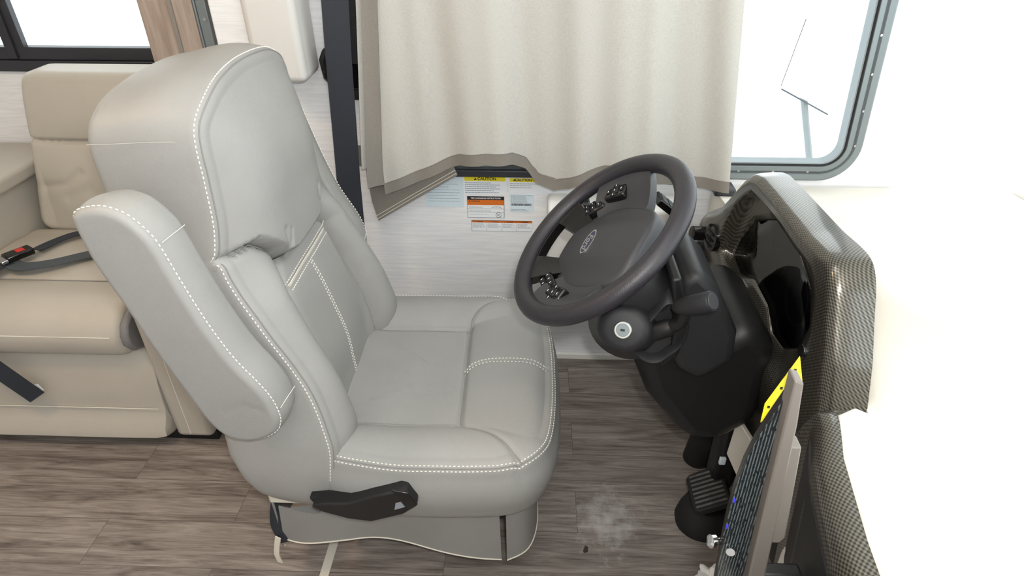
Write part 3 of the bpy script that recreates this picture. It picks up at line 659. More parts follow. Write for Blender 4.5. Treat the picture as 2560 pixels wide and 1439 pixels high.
b = B(); b.loft([ring(1.22, 1.06), ring(1.16, .985), ring(1.05, .972), ring(.97, .968), ring(.90, .974), ring(.86, .992)], cap1=False); b.mk('shifter_bezel', M['softblack'], colm, sharp=40)
b = B(); b.loft([ring(.88, .991), ring(.86, 1.02)]); b.mk('boot_well', M['rubber'], colm, sharp=40)
b = B(); b.tube([P(.212, .990, .705), P(.235, .978, .728), P(.258, .968, .746), P(.264, .966, .752)], [.012, .018, .0165, .013], 16); b.mk('boot', M['blackplastic'], colm, sharp=50)
b = B(); b.tube(catmull([P(.258, .968, .748), P(.272, .955, .765), P(.276, .950, .785), P(.270, .950, .806)], 5), .0115, 14); b.mk('shift_lever', M['blackplastic'], colm)
k0, k1 = P(.258, .955, .798), P(.309, .912, .843)
b = B(); b.tube([k0, k0 * .9 + k1 * .1, k0 * .7 + k1 * .3, k1 * .97 + k0 * .03, k1], [.008, .013, .0165, .0185, .0170], 24); kn = b.mk('shift_knob', M['softblack'], colm, sharp=50)
disc(k1, (k1 - k0), .0148, -.001, .002, M['hub'], 'knob_cap', kn)
# second housing (tilt box) nearer the dash, with its moulded collar
def hull_box(name, poly, y0, y1, m, par, bev=.012, topshift=0, label=None):
    b = B(); b.prism(poly, lambda a, c, t: (a, t, c), y0, y1); return b.mk(name, m, par, bevel=bev, seg=4, label=label)
hull_box('tilt_housing', [(.272, .835), (.300, .858), (.345, .815), (.395, .72), (.40, .65), (.34, .60), (.29, .63), (.262, .70)], .985, 1.17, M['softblack'], colm, .018)
hull_box('collar', [(.250, .845), (.268, .850), (.287, .79), (.297, .73), (.286, .672), (.262, .640), (.25, .655), (.270, .70), (.268, .76)], .975, 1.18, M['blackplastic'], colm, .006)
hull_box('lower_housing', [(.20, .64), (.26, .655), (.36, .66), (.43, .72), (.50, .66), (.50, .45), (.42, .38), (.34, .40), (.25, .52)], 1.02, 1.30, M['blackplastic'], colm, .04)
b = B(); b.tube([CT(.36, 0, 0), P(.50, 1.26, .25), P(.50, 1.34, .0)], [.05, .045, .04], 20); b.mk('column_shaft', M['rubber'], colm)

# ---------------------------------------------------------------- dashboard
dash = thing('dashboard', (.8, 1.1, 0), 'dashboard with dark carbon-pattern instrument hood and white top', 'dashboard')
C0 = (1.15, .745); NN = 360
lens = [(1.335, .786), (1.40, .70), (1.425, .643), (1.345, .632), (1.268, .674), (1.157, .673), (1.10, .640), (1.04, .648), (.975, .700), (.965, .76), (1.00, .815), (1.07, .842), (1.218, .846)]
rec = [(1.285, .880), (1.36, .82), (1.41, .74), (1.438, .650), (1.40, .640), (1.18, .645), (1.06, .61), (.975, .612), (.915, .70), (.888, .79), (.905, .86), (.945, .890), (1.10, .894)]
face = [(1.70, .40), (1.655, .585), (1.60, .66), (1.47, .740), (1.350, .862), (1.310, .893), (1.27, .903), (1.2, .907), (1.0, .914), (.925, .922), (.893, .922), (.872, .900), (.845, .85), (.815, .80), (.790, .74), (.775, .70), (.755, .60), (.735, .40), (.76, .33), (1.10, .33), (1.145, .35), (1.16, .50), (1.21, .535), (1.36, .51), (1.55, .46)]
Ls = star(lens, C0, NN, 2); Rs = star(rec, C0, NN, 3); Fs = star(face, C0, NN, 3)
def ringx(Q, x):
    return [(x + .16 * max(0, .64 - q[1]) ** 1.0, q[0], q[1]) for q in Q]
mixr = lambda A_, B_, t: A_ * (1 - t) + B_ * t
nF = normals2(Fs); ang = [(0.0, 0), (.006, .002), (.012, .007), (.016, .015), (.0185, .028), (.020, .045)]
Cc = np.array(C0)
rings = [ringx(Ls, .516), ringx(mixr(Ls, Rs, .10), .508), ringx(mixr(Ls, Rs, .35), .504), ringx(mixr(Ls, Rs, .72), .499), ringx(mixr(Ls, Rs, .90), .492), ringx(Rs, .482), ringx(mixr(Rs, Fs, .06), .4735), ringx(mixr(Rs, Fs, .16), .470)]
rings += [ringx(mixr(Rs, Fs, t), .470) for t in (.35, .6, .8)]
for o_, dx in ang: rings.append(ringx(Fs + nF * o_, .470 + dx))
rings += [[(x + .022, y, z) for x, y, z in rings[-1]]]
b = B(); b.loft(rings, cap0=False, cap1=True)
hood = b.mk('instrument_hood', M['carbon'], dash, sharp=70)
b = B(); b.loft([[(.526, *q) for q in Ls * .999 + .001 * Cc], [(.532, *q) for q in Ls]]); gf = b.mk('gauge_face', mat('gauge_black', (34, 32, 32), .4), dash)
b = B(); b.loft([[(.5105, *q) for q in mixr(Ls, Cc, .01)], [(.5130, *q) for q in mixr(Ls, Cc, -.01)]]); b.mk('lens', M['tintglass'], dash)
for (yy, zz, rr) in ((1.29, .745, .052), (1.07, .745, .052), (1.185, .765, .03)):
    b = B(); pts = [(.5250, yy + rr * math.cos(q), zz + rr * math.sin(q)) for q in np.linspace(0, 2 * math.pi, 40, endpoint=False)]; b.tube(pts, .0015, 6, closed=True)
    for q in np.linspace(-.6, math.pi + .6, 11): b.box(-.0005, .0005, -.0007, .0007, .78 * rr, .93 * rr, lambda v, q=q: (.5435 + v[0], yy + v[2] * math.cos(q) + v[1] * math.sin(q), zz + v[2] * math.sin(q) - v[1] * math.cos(q)))
    b.mk('gauge', M['fade'], gf)
disc(P(.472, .880, .765), (-1, 0, .1), .012, -.002, .008, M['gloss'], 'reset_knob', hood)
# air vent and headlamp knob on the far end of the panel
vt = disc(P(.470, 1.475, .665), (-1, -.15, .1), .036, -.01, .012, M['gloss'], 'air_vent', dash, 36)
for j in (-1, 0, 1): B().box(.452, .460, 1.455, 1.495, .664 + j * .016 - .0015, .664 + j * .016 + .0015).mk('vane', M['blackplastic'], vt)
kb = disc(P(.466, 1.555, .635), (-1, -.15, .1), .019, -.005, .035, M['gloss'], 'headlamp_knob', dash)
vt2 = disc(P(.470, 1.605, .545), (-1, -.15, .1), .033, -.01, .010, M['gloss'], 'air_vent', dash, 36)
for j in (-1, 0, 1): B().box(.455, .462, 1.587, 1.623, .545 + j * .014 - .0015, .545 + j * .014 + .0015).mk('vane', M['chrome'], vt2)
disc(P(.480, .90, .56), (-1, 0, .1), .010, -.002, .008, M['gloss'], 'button', dash)
# white dash top in front of the hood (rounded crest, slope to the passenger side)
def loft_x(name, sections, m, par, **k):
    b = B(); b.loft(sections); return b.mk(name, m, par, **k)
def ycon(x): return .030 + float(np.interp(x, [.352, .366, .39, .412, .425, .577, .9, 1.38], [.30, .42, .555, .615, .637, .520, .30, .0]))
def dtop(x):
    ye = float(np.interp(x, [.5, .55, .70, .9, 1.4], [.955, .90, .745, .58, .30])); yc = ycon(x) + .006; k = float(np.interp(x, [.55, 1.39], [0, 1]))
    zt = .905 - .05 * k
    q = [(1.79, .36), (1.79, .672), (1.60, .685), (1.45, .73), (1.33, .80), (1.20, .86 - .05 * k), (ye + .10, zt), (ye + .05, zt - .001), (ye + .025, zt - .006), (ye + .008, zt - .018), (ye, zt - .035), (ye - .03, zt - .075), (ye - .085, .757), (max(yc + .01, ye - .16), .735), (yc, .728), (yc, .36)]
    return [(x, a, c) for a, c in q]
loft_x('dash_top', [dtop(x) for x in np.linspace(.536, 1.39, 32)], M['dashwhite'], dash, sharp=50)
# console side: carbon edged, white topped
con = dash
def csec(y, dx=0, top=True):
    x0 = np.interp(y, [-.4, .3, .42, .55, .64], [.31, .318, .328, .352, .385]); xs = np.interp(y, [-.4, .3, .42, .55, .62, .645], [.345, .352, .366, .39, .412, .43]); return x0, xs
ys = list(np.linspace(-.30, .60, 22)) + [.625, .643, .656, .664, .669]
drop = [0] * 22 + [.001, .004, .010, .020, .036]
se = []; st = []
for y, d in zip(ys, drop):
    x0, xs = csec(y); zt = .85 - d; r = .028
    pr = [(xs + .004, zt)] + [(x0 + r - r * math.sin(a), zt - r + r * math.cos(a)) for a in np.linspace(0, math.pi / 2, 9)] + [(x0 + .004, .76), (x0 + .02, .60), (x0 + .05, .30), (x0 + .05, .02), (xs + .05, .02), (xs + .05, .5)]
    se.append([(a, y, c) for a, c in pr])
b = B(); b.loft(se); b.mk('console_edge', M['carbon'], con, sharp=50)
b = B(); b.loft([[(csec(y)[0] + dx, y, z) for dx, z in ((-.0012, .808), (.0028, .76), (.0188, .60), (.0488, .30), (.0488, .02), (.06, .02), (.06, .808))] for y in np.linspace(-.30, .63, 20)]); b.mk('console_shade_face', M['blackplastic'], con, sharp=50)  # black sheet stands in for the shading on the carbon's rear-facing side
se = []
for k in range(28):
    x = .352 + (1.38 - .352) * (k / 27) ** 1.3; yf = ycon(x)
    zt = .855; r = .022; pr = [(-.30, zt - .0), (yf - r, zt)] + [(yf - r + r * math.sin(a), zt - r + r * math.cos(a)) for a in np.linspace(.2, math.pi / 2, 7)] + [(yf + .005, .76), (yf + .01, .3), (-.30, .3)]
    se.append([(x, a, c) for a, c in pr])
b = B(); b.loft(se); b.mk('console_top', M['white'], con, sharp=50)
# kick panel between
B().box(.64, 1.39, -.3, 1.79, .02, .36).mk('kick_panel', M['blackplastic'], dash, smooth=False)
B().box(.48, .56, .70, .86, .30, .60).mk('kick_panel', M['blackplastic'], dash, bevel=.02)

# ledge under the driver window
led = tag(B().box(.045, .462, 1.672, 1.79, .34, .642).mk('side_ledge', M['cream'], bevel=.010, seg=3), 'cream side ledge against the wall beneath the driver window', 'ledge')
scr = thing('dash_control_box', (.36, 1.62, .66), 'small black control box tilted on the cream side ledge behind the wheel rim', 'control box')
def TS(v): x, y, z = v; a = math.radians(-38); return (.372 + x * math.cos(a) - z * math.sin(a) * 1, 1.60 + y, .690 + x * math.sin(a) + z * math.cos(a))
B().box(-.045, .045, -.03, .03, -.010, .010, TS).mk('housing', M['gloss'], scr, bevel=.003)
for i in range(3):
    for j in range(2): B().box(-.034 + i * .024, -.016 + i * .024, -.022 + j * .026, -.002 + j * .026, .0095, .0115, TS).mk('button', mat('grey_button', (96, 104, 108), .5), scr, smooth=False)
tag(B().box(.520, .580, 1.70, 1.76, .676, .700).mk('power_socket', M['winblack'], bevel=.006), 'small dark block on the ledge below the window frame', 'block')
tag(B().box(.10, .165, 1.66, 1.72, .642, .668).mk('switch_pod', M['gloss'], bevel=.006), 'small black pod on the ledge seen through the wheel', 'switch pod')

# ---------------------------------------------------------------- centre display
mon = thing('centre_display', (.27, .5, .72), 'dark glossy centre display with grey-brown edge trim in front of the console', 'display')
fr = [(.257, 1.035), (.270, 1.035), (.2935, .86), (.305, .70), (.300, .62), (.272, .62), (.276, .72), (.268, .86)]
b = B(); b.prism([(.2475, 1.055), (.2565, 1.052), (.263, 1.0), (.2735, .876), (.284, .754), (.295, .60), (.275, .60), (.2645, .754), (.257, .875), (.250, 1.0)], lambda a, c, t: (a, t, c), .462, .482); b.mk('edge_trim', mat('grey_brown_trim', (104, 98, 92), .4), mon, bevel=.002)
b = B(); b.prism([(.270, .953), (.2835, .953), (.3005, .805), (.296, .795), (.280, .795)], lambda a, c, t: (a, t, c), .477, .495); b.mk('bracket', mat('grey_trim', (112, 106, 100), .45), mon, bevel=.002)
gm = mat('display_glass', (30, 34, 36), .12, spec=.7); n, l, bb = nodes(gm)
tc = n.new('ShaderNodeTexCoord'); mp = n.new('ShaderNodeMapping'); mp.inputs['Rotation'].default_value = (0, math.radians(3), 0); mp.inputs['Scale'].default_value = (300, 0, 40)
l.new(tc.outputs['Object'], mp.inputs[0]); sp = n.new('ShaderNodeSeparateXYZ'); l.new(mp.outputs[0], sp.inputs[0])
fx = n.new('ShaderNodeMath'); fx.operation = 'FRACT'; l.new(sp.outputs[0], fx.inputs[0]); gx = n.new('ShaderNodeMath'); gx.operation = 'LESS_THAN'; l.new(fx.outputs[0], gx.inputs[0]); gx.inputs[1].default_value = .42
nz = n.new('ShaderNodeTexNoise'); nz.inputs['Scale'].default_value = 2.4; l.new(mp.outputs[0], nz.inputs['Vector']); gz = n.new('ShaderNodeMath'); gz.operation = 'GREATER_THAN'; l.new(nz.outputs['Fac'], gz.inputs[0]); gz.inputs[1].default_value = .44
mu = n.new('ShaderNodeMath'); mu.operation = 'MULTIPLY'; l.new(gx.outputs[0], mu.inputs[0]); l.new(gz.outputs[0], mu.inputs[1])
mx = n.new('ShaderNodeMix'); mx.data_type = 'RGBA'; l.new(mu.outputs[0], mx.inputs[0]); mx.inputs[6].default_value = lin((26, 30, 33)) + (1,); mx.inputs[7].default_value = lin((84, 92, 92)) + (1,); l.new(mx.outputs[2], bb.inputs['Base Color'])
lft = [(.2545, 1.036), (.2445, 1.0), (.2355, .965), (.2300, .93), (.2275, .89), (.2275, .845), (.230, .79), (.234, .727), (.242, .60), (.279, .60), (.273, .727), (.265, .88), (.2548, 1.03)]
b = B(); b.prism(lft, lambda a, c, t: (a, t, c), .4775, .486); b.mk('screen_housing', M['gloss'], mon, bevel=.003, seg=3)
lc_ = np.mean(lft, 0)
b = B(); b.prism([tuple(lc_ + (np.array(q) - lc_) * np.array([.99, .995])) for q in lft], lambda a, c, t: (a, t, c), .4762, .4778); b.mk('screen', gm, mon, smooth=False)
B().box(.285, .345, .485, .505, .62, .72).mk('mount', M['blackplastic'], mon, bevel=.004)
b = B(); b.prism([(.2735, .80), (.2735, .76), (.276, .60), (.266, .60), (.268, .74), (.2700, .79)], lambda a, c, t: (a, t, c), .4735, .478); b.mk('warning_strip', M['red'], mon, smooth=False, label='red strip at the display edge')
b = B(); b.tube([(.237, .485, .786), (.226, .482, .789), (.2225, .4815, .790), (.217, .480, .791), (.2155, .480, .7915)], [.0045, .0045, .008, .008, .006], 20); b.mk('control_knob', M['chrome'], mon, sharp=40)
b = B(); b.tube([(.2405, .474, .783), (.2395, .471, .784)], .0052, 16); b.mk('screw', M['chrome'], mon)
for q in ((.2285, .870), (.229, .825), (.236, .70)): B().box(q[0] - .0005, q[0] + .0012, .4745, .4765, q[1] - .003, q[1] + .003).mk('indicator', M['blue'], mon, smooth=False)
# yellow tag tucked behind the display
b = B(); b.prism([(.2755, 1.038), (.2540, .972), (.2550, .945), (.281, .985), (.2865, 1.003)], lambda a, c, t: (a, t, c), .520, .5212)
yt = b.mk('warning_tag', M['yellow'], smooth=False); tag(yt, 'yellow card tag sticking up behind the dark centre display', 'tag')
for q in ((.2745, 1.020), (.2660, .995), (.2585, .968)): B().box(q[0] - .0012, q[0] + .0012, .5190, .5200, q[1] - .0006, q[1] + .0022).mk('print', M['ink'], yt, smooth=False)
# cream board hanging under dash
tag(B().add([(.462, 1.05, .44), (.500, .985, .40), (.490, 1.0, .275), (.462, 1.06, .32), (.470, 1.06, .44), (.508, .995, .40), (.498, 1.01, .275), (.470, 1.07, .32)], [(0, 1, 2, 3), (4, 7, 6, 5), (0, 4, 5, 1), (1, 5, 6, 2), (2, 6, 7, 3), (3, 7, 4, 0)]).mk('access_panel', M['card'], bevel=.002), 'small cream panel hanging below the instrument hood', 'panel')

# ---------------------------------------------------------------- pedals
pdl = thing('brake_pedal', (.47, 1.12, .0), 'large black ribbed brake pedal on the floor right of the column', 'pedal')
def TP(v): x, y, z = v; a = math.radians(28); return (.462 + x * math.cos(a) - z * math.sin(a), 1.118 + y, .125 + x * math.sin(a) + z * math.cos(a))
Q = rounded([(-.045, -.062), (.05, -.062), (.055, .062), (-.045, .055)], .018, 6)
b = B(); b.prism([tuple(q) for q in Q], lambda a, c, t: TP((a, c, t)), -.012, .008); pp = b.mk('pedal_pad', M['rubber'], pdl, bevel=.003)
for j in range(8): B().box(-.036, .044, -.05 + j * .0135 - .003, -.05 + j * .0135 + .003, .008, .0105, TP).mk('rib', mat('worn_rubber', (84, 82, 82), .8, var=(60, .3)) if j == 0 else bpy.data.materials['worn_rubber'], pp, bevel=.001)
b = B(); b.tube([TP((.02, 0, -.012)), P(.52, 1.16, .10), P(.55, 1.18, .22), P(.60, 1.18, .34)], [.015, .017, .018, .018], 12); b.mk('pedal_arm', M['blackplastic'], pdl)
b = B(); b.loft([[P(.47 + rr * .085 * math.cos(q), 1.115 + rr * .075 * math.sin(q), z) for q in np.linspace(0, 2 * math.pi, 32, endpoint=False)] for z, rr in ((0, .85), (.02, .9), (.05, .82), (.085, .66))]); b.mk('pedal_base', M['rubber'], pdl, sharp=50)
lb = thing('column_bracket', (.5, 1.2, 0), 'black bracket between the pedal and the lower column', 'bracket')
B().box(.475, .53, 1.13, 1.20, .12, .42).mk('bracket_plate', M['blackplastic'], lb, bevel=.012)
B().box(.478, .494, 1.122, 1.131, .212, .234).mk('sticker', M['bluepaper'], lb, bevel=.002, label='small white and blue sticker on the bracket')

# ---------------------------------------------------------------- sofa
sofa = thing('sofa', (-1.45, 1.6, 0), 'beige leather sofa seat beneath the black-framed window', 'sofa')
# back cushion
RB = rounded([(-1.655, .44), (-1.07, .44), (-1.07, .955), (-1.553, .955)], .045, 8)
def hbk(A, Z):
    u = np.clip(1 - ((A + 1.31) / .27) ** 4, 0, 1); up_ = np.clip((Z - .748) / .205, 0, 1); dn = np.clip((.748 - Z) / .30, 0, 1)
    return .022 * u * np.sin(math.pi * np.where(Z > .748, up_, dn)) ** .6 + groove(A, Z, [(-1.6, .748), (-1.0, .748)], .012, .007) + groove(A, Z, [(-1.58, .60), (-1.50, .615), (-1.44, .655)], .006, .014) + groove(A, Z, [(-1.5, .57), (-1.42, .60)], .004, .02)
def mbk(A, Z, w): w = np.broadcast_to(w, np.shape(A)); return np.stack([A, 1.852 + .12 * (Z - .45) - w, Z], -1)
sb = pad('back_cushion', [tuple(q) for q in RB], hbk, .13, .03, mbk, M['leather_sofa'], sofa, N=280, K=80, cen=(-1.31, .70))
B().tube(surf([(-1.54, .748), (-1.08, .748)], hbk, mbk, .0), .0013, 5).mk('seam_line', M['seam'], sb)
# seat cushion by profile (Y,Z), ends rounded
prof = [(1.86, .445), (1.80, .462), (1.72, .470), (1.62, .470), (1.555, .462), (1.535, .456), (1.50, .462), (1.44, .470), (1.39, .462), (1.355, .440), (1.335, .405), (1.335, .37), (1.35, .335), (1.385, .318), (1.43, .318), (1.6, .318), (1.86, .318)]
PR = catmull(prof, 4, closed=True); pc = np.array([1.6, .39])
b = B(); rg = []
for x, s_ in ((-1.67, .0), (-1.67, .80), (-1.662, .93), (-1.645, 1.0), (-1.40, 1.0), (-1.20, 1.0), (-1.135, .995), (-1.12, .97), (-1.110, .90), (-1.106, .72)):
    rg.append([(x, *(pc + (q - pc) * np.array([s_ if s_ < .9 else 1 - (1 - s_) * .6, s_]))) for q in PR])
b.loft(rg[1:]); sc_ = b.mk('seat_cushion', M['leather_sofa'], sofa, sharp=60)
b = B(); b.tube([(x, 1.534, .4575) for x in np.linspace(-1.645, -1.13, 12)], .0016, 5); b.mk('seam_line', M['seam'], sc_)
b = B(); b.tube([(x, 1.3345, .404) for x in np.linspace(-1.645, -1.13, 12)], .0012, 5); b.mk('stitching', M['thread'], sc_)
b = B(); b.prism([(1.345, .40), (1.36, .43), (1.40, .45), (1.44, .45), (1.44, .33), (1.40, .325), (1.365, .34), (1.345, .37)], lambda a, c, t: (t, a, c), -1.112, -1.088); b.mk('end_gusset', M['leather_dark'], sc_, bevel=.008, label='dark grey end panel of the seat cushion')
# base with slightly bulging front
b = B(); pb = catmull([(1.82, .03), (1.35, .03), (1.352, .12), (1.362, .22), (1.385, .30), (1.45, .325), (1.82, .325)], 4)
rg = [[(x, q[0] + dy, q[1]) for q in pb] for x, dy in ((-1.62, .0), (-1.2, .0), (-1.10, .002), (-1.075, .010), (-1.068, .03))]
b.loft(rg); bs = b.mk('base', M['leather_sofa'], sofa, sharp=50)
b = B(); b.tube([(x, 1.3485, .135) for x in np.linspace(-1.62, -1.085, 12)], .0012, 5); b.mk('stitching', M['thread'], bs)
b = B(); b.prism([(1.375, .03), (1.365, .10), (1.372, .22), (1.40, .31), (1.8, .31), (1.8, .03)], lambda a, c, t: (t, a, c), -1.078, -1.045); b.mk('side_panel', M['leather_dark'], sofa, bevel=.006, label='dark grey side panel of the sofa base')
B().box(-1.62, -.945, 1.365, 1.74, 0, .035).mk('plinth', M['blackplastic'], sofa, smooth=False)
# right arm
b = B(); b.box(-1.058, -.945, 1.345, 1.74, .025, .60); arm = b.mk('arm', M['leather_sofa'], sofa, bevel=.018, seg=4)
b = B(); b.tube([(-1.012, 1.3447, z) for z in np.linspace(.04, .58, 8)], .001, 5); b.mk('stitching', M['thread'], arm)
# left arm
b = B(); b.box(-2.0, -1.665, 1.36, 2.07, .03, .62); b.mk('arm', M['leather_sofa'], sofa, bevel=.012, seg=3)
def hla(A, Z): return .010 * np.clip(1 - ((A + 1.82) / .19) ** 4, 0, 1)
def mla(A, Z, w): w = np.broadcast_to(w, np.shape(A)); return np.stack([A, Z, .660 + w], -1)
pad('arm_pad', [tuple(q) for q in rounded([(-2.01, 1.34), (-1.640, 1.34), (-1.640, 2.09), (-2.01, 2.09)], .03)], hla, .045, .014, mla, M['leather_sofa'], sofa, N=200, K=20)
# sofa belts
bl = thing('sofa_seat_belt', (-1.5, 1.6, .47), 'black lap belt with buckle lying across the sofa seat', 'seat belt')
b = B(); b.ribbon(catmull([(-1.44, 1.80, .478), (-1.475, 1.76, .482), (-1.50, 1.71, .484), (-1.515, 1.66, .486)], 6), (.5, -1, 0), .034, .003); b.mk('buckle_strap', M['webbing'], bl)
b = B(); b.ribbon(catmull([(-1.14, 1.69, .482), (-1.25, 1.675, .484), (-1.33, 1.645, .485), (-1.42, 1.585, .485), (-1.49, 1.56, .486), (-1.535, 1.575, .488)], 6), [(0, 1, .02)] * 31, .044, .003); b.mk('webbing', M['web2'], bl)
b = B(); b.ribbon(catmull([(-1.545, 1.585, .488), (-1.575, 1.53, .482), (-1.60, 1.46, .480), (-1.60, 1.40, .476), (-1.585, 1.34, .455), (-1.54, 1.315, .40), (-1.49, 1.315, .33), (-1.445, 1.318, .26), (-1.405, 1.322, .195)], 5), [(1, .25, .15)] * 41, .052, .003); b.mk('webbing', M['webbing'], bl)
def TB(v): x, y, z = v; a = math.radians(58); return (-1.535 + x * math.cos(a) - y * math.sin(a), 1.61 + x * math.sin(a) + y * math.cos(a), .497 + z)
bu = B().box(-.035, .04, -.022, .022, -.009, .012, TB).mk('buckle', M['gloss'], bl, bevel=.005)
B().box(-.002, .020, -.012, .012, .0115, .0135, TB).mk('release_button', M['red'], bu, bevel=.002)
B().box(-.052, -.034, -.026, .026, -.004, .006, TB).mk('latch_plate', M['chrome'], bl, bevel=.002)
B().add([(-1.397, 1.335, .235), (-1.388, 1.335, .212), (-1.397, 1.335, .206), (-1.408, 1.335, .232), (-1.397, 1.333, .235), (-1.388, 1.333, .212), (-1.397, 1.333, .206), (-1.408, 1.333, .232)], [(0, 1, 2, 3), (7, 6, 5, 4), (0, 4, 5, 1), (1, 5, 6, 2), (2, 6, 7, 3), (3, 7, 4, 0)]).mk('care_label', M['paper'], bl, smooth=False)

# ---------------------------------------------------------------- wall things
cab = thing('wall_box', (-.6, 1.7, 1.04), 'cream padded box on the wall above the driver seat', 'box')
b = B(); b.box(-.727, -.592, 1.665, 1.80, .995, 1.75); b.mk('body', M['cream'], cab, bevel=.018, seg=4)
B().box(-.82, -.727, 1.70, 1.80, 1.04, 1.75).mk('side_panel', M['wall'], cab, bevel=.004)
sbelt = thing('driver_seat_belt', (-.5, 1.76, .95), 'black shoulder belt hanging from its wall anchor behind the driver seat', 'seat belt')
b = B(); b.ribbon([(-.495, 1.70, 1.40), (-.498, 1.70, 1.19), (-.508, 1.70, 1.067), (-.519, 1.70, .889), (-.530, 1.70, .72), (-.535, 1.70, .60), (-.54, 1.70, .45)], (1, 0, 0), .068, .002); b.mk('webbing', M['webbing'], sbelt)
b = B(); b.ribbon([(-.455, 1.745, 1.40), (-.464, 1.74, 1.20), (-.492, 1.738, 1.03)], (1, 0.2, 0), .040, .002); b.mk('webbing', M['rubber'], sbelt)
AQ = [(-.575, .985), (-.580, 1.035), (-.565, 1.066), (-.535, 1.070), (-.485, 1.068), (-.462, 1.05), (-.452, 1.01), (-.450, .975), (-.466, .955), (-.50, .956), (-.555, .960)]
b = B(); b.prism(AQ, lambda a, c, t: (a, t, c), 1.745, 1.80); b.mk('belt_anchor', M['gloss'], sbelt, bevel=.014, seg=4)
B().box(-.505, -.460, 1.76, 1.775, .925, .965).mk('anchor_tongue', M['rubber'], sbelt, bevel=.004)

# stickers on the wall (x, z extents on the wall plane)
def sticker(x0, x1, z0, z1, m, label, cat='sticker', group=None, y=1.7985):
    o = B().box(x0, x1, y, 1.80, z0, z1).mk('wall_sticker', m, smooth=False); tag(o, label, cat, group or 'printed stickers on the wall under the curtain'); return o
def bar(par, x0, x1, z0, z1, m, nm='print', y=1.7978): return B().box(x0, x1, y, 1.7986, z0, z1).mk(nm, m, par, smooth=False)
def lines(par, x0, x1, z0, z1, n, m, seed=0, h=.0016):
    r = random.Random(seed); b = B()
    for i in range(n):
        z = z1 - (z1 - z0) * (i + .5) / n; x = x0; xe = x0 + (x1 - x0) * r.uniform(.6, 1)
        while x < xe - .002:
            w = min(r.uniform(.003, .009), xe - x); b.box(x, x + w, 1.7979, 1.7985, z - h / 2, z + h / 2); x += w + .0013
    b.mk('fine_print', m, par, smooth=False)
def wtext(s, x, z, size, m, par, bold=0): text_mesh(s, size, lambda a, c, d: (x + a, 1.7976 - d, z + c), m, par, bold=bold, extrude=.0002)
def wtri(par, x, z, s, m): B().prism([(x - s, z - s * .8), (x + s, z - s * .8), (x, z + s)], lambda a, c, t: (a, t, c), 1.7972, 1.7979).mk('warning_triangle', m, par, smooth=False)
K_ = 1.0056
s = sticker(-.210, -.080, .628, .690, M['paper'], 'white sticker under a full yellow CAUTION bar on the wall'); bar(s, -.207, -.083, .673, .688, M['yellow'], 'header', 1.7979); wtext('CAUTION', -.139, .6803, .0125, M['ink'], s, .0003); wtri(s, -.174, .6803, .004, M['ink']); lines(s, -.206, -.086, .632, .670, 6, M['fade'], 1)
s = sticker(-.072, .060, .636, .687, M['paper'], 'white caution sticker partly hidden behind the curtain hem'); bar(s, -.069, .057, .672, .6835, M['yellow'], 'header', 1.7979); wtext('CAUTION', -.028, .6780, .0115, M['ink'], s, .0003); wtri(s, -.056, .678, .0035, M['ink']); lines(s, -.069, .02, .650, .669, 3, M['fade'], 2)
s = sticker(-.201, -.087, .550, .622, M['ink'], 'tire changing sticker with black title and orange warning panel')
bar(s, -.2, -.088, .551, .593, M['paper'], 'panel', 1.7980); bar(s, -.2, -.088, .5935, .6105, M['orange'], 'header', 1.7980); wtext('TIRE CHANGING INSTRUCTIONS', -.144, .6163, .0062, M['paper'], s, .0001); wtext('WARNING', -.175, .6065, .0055, M['ink'], s, .0001)
wtri(s, -.194, .6065, .0022, M['ink']); lines(s, -.196, -.135, .583, .590, 2, M['fade'], 3, .001); lines(s, -.196, -.10, .571, .578, 2, M['fade'], 4, .001); lines(s, -.196, -.125, .560, .563, 1, M['fade'], 5, .001)
bar(s, -.2, -.088, .5805, .5812, M['ink']); bar(s, -.2, -.088, .5695, .5702, M['ink'])
b = B(); b.tube([(-.1045 + .0085 * math.cos(q), 1.7978, .5600 + .0085 * math.sin(q)) for q in np.linspace(0, 2 * math.pi, 24, endpoint=False)], .0005, 5, closed=True); b.tube([(-.1105, 1.7977, .566), (-.0985, 1.7977, .554)], .0005, 5); b.tube([(-.110, 1.7977, .557), (-.100, 1.7977, .563)], .0005, 5); b.mk('prohibition_symbol', M['ink'], s)
b = B(); b.tube(catmull([(-.125, 1.7977, .585), (-.117, 1.7977, .588), (-.110, 1.7977, .587), (-.104, 1.7977, .5885), (-.096, 1.7977, .584)], 4), .0006, 5); b.tube([(-.112, 1.7977, .587), (-.112, 1.7977, .5915)], .0005, 5); b.mk('vehicle_symbol', M['ink'], s)
s = sticker(-.190, .0, .503, .540, M['ink'], 'long low sticker of four orange-headed warning panels')
for i in range(4):
    x0 = -.1892 + i * .0475; bar(s, x0, x0 + .0468, .5038, .533, M['paper'], 'panel', 1.7980); bar(s, x0, x0 + .0468, .5332, .5393, M['orange'], 'header', 1.7980); wtext('WARNING', x0 + .025, .5363, .0042, M['ink'], s, .0001); wtri(s, x0 + .009, .5363, .0016, M['ink']); lines(s, x0 + .002, x0 + .045, .514, .531, 6, M['fade'], 10 + i, .001)
s = sticker(-.070, .005, .572, .631, M['bluepaper'], 'pale blue information label with a barcode on the wall')
lines(s, -.066, .002, .602, .628, 8, M['fade'], 20, .001); lines(s, -.066, .002, .574, .582, 2, M['fade'], 21, .0012); b = B(); x = -.065; r = random.Random(3)
while x < -.004: w = r.uniform(.0006, .002); b.box(x, x + w, 1.7978, 1.7985, .593, .600); x += w + r.uniform(.0006, .0014)
b.mk('barcode', M['ink'], s, smooth=False)
s = sticker(-.330, -.212, .585, .690, M['bluepaper'], 'large pale label half hidden by the folded curtain corner'); lines(s, -.32, -.216, .60, .685, 9, M['fade'], 30, .001)
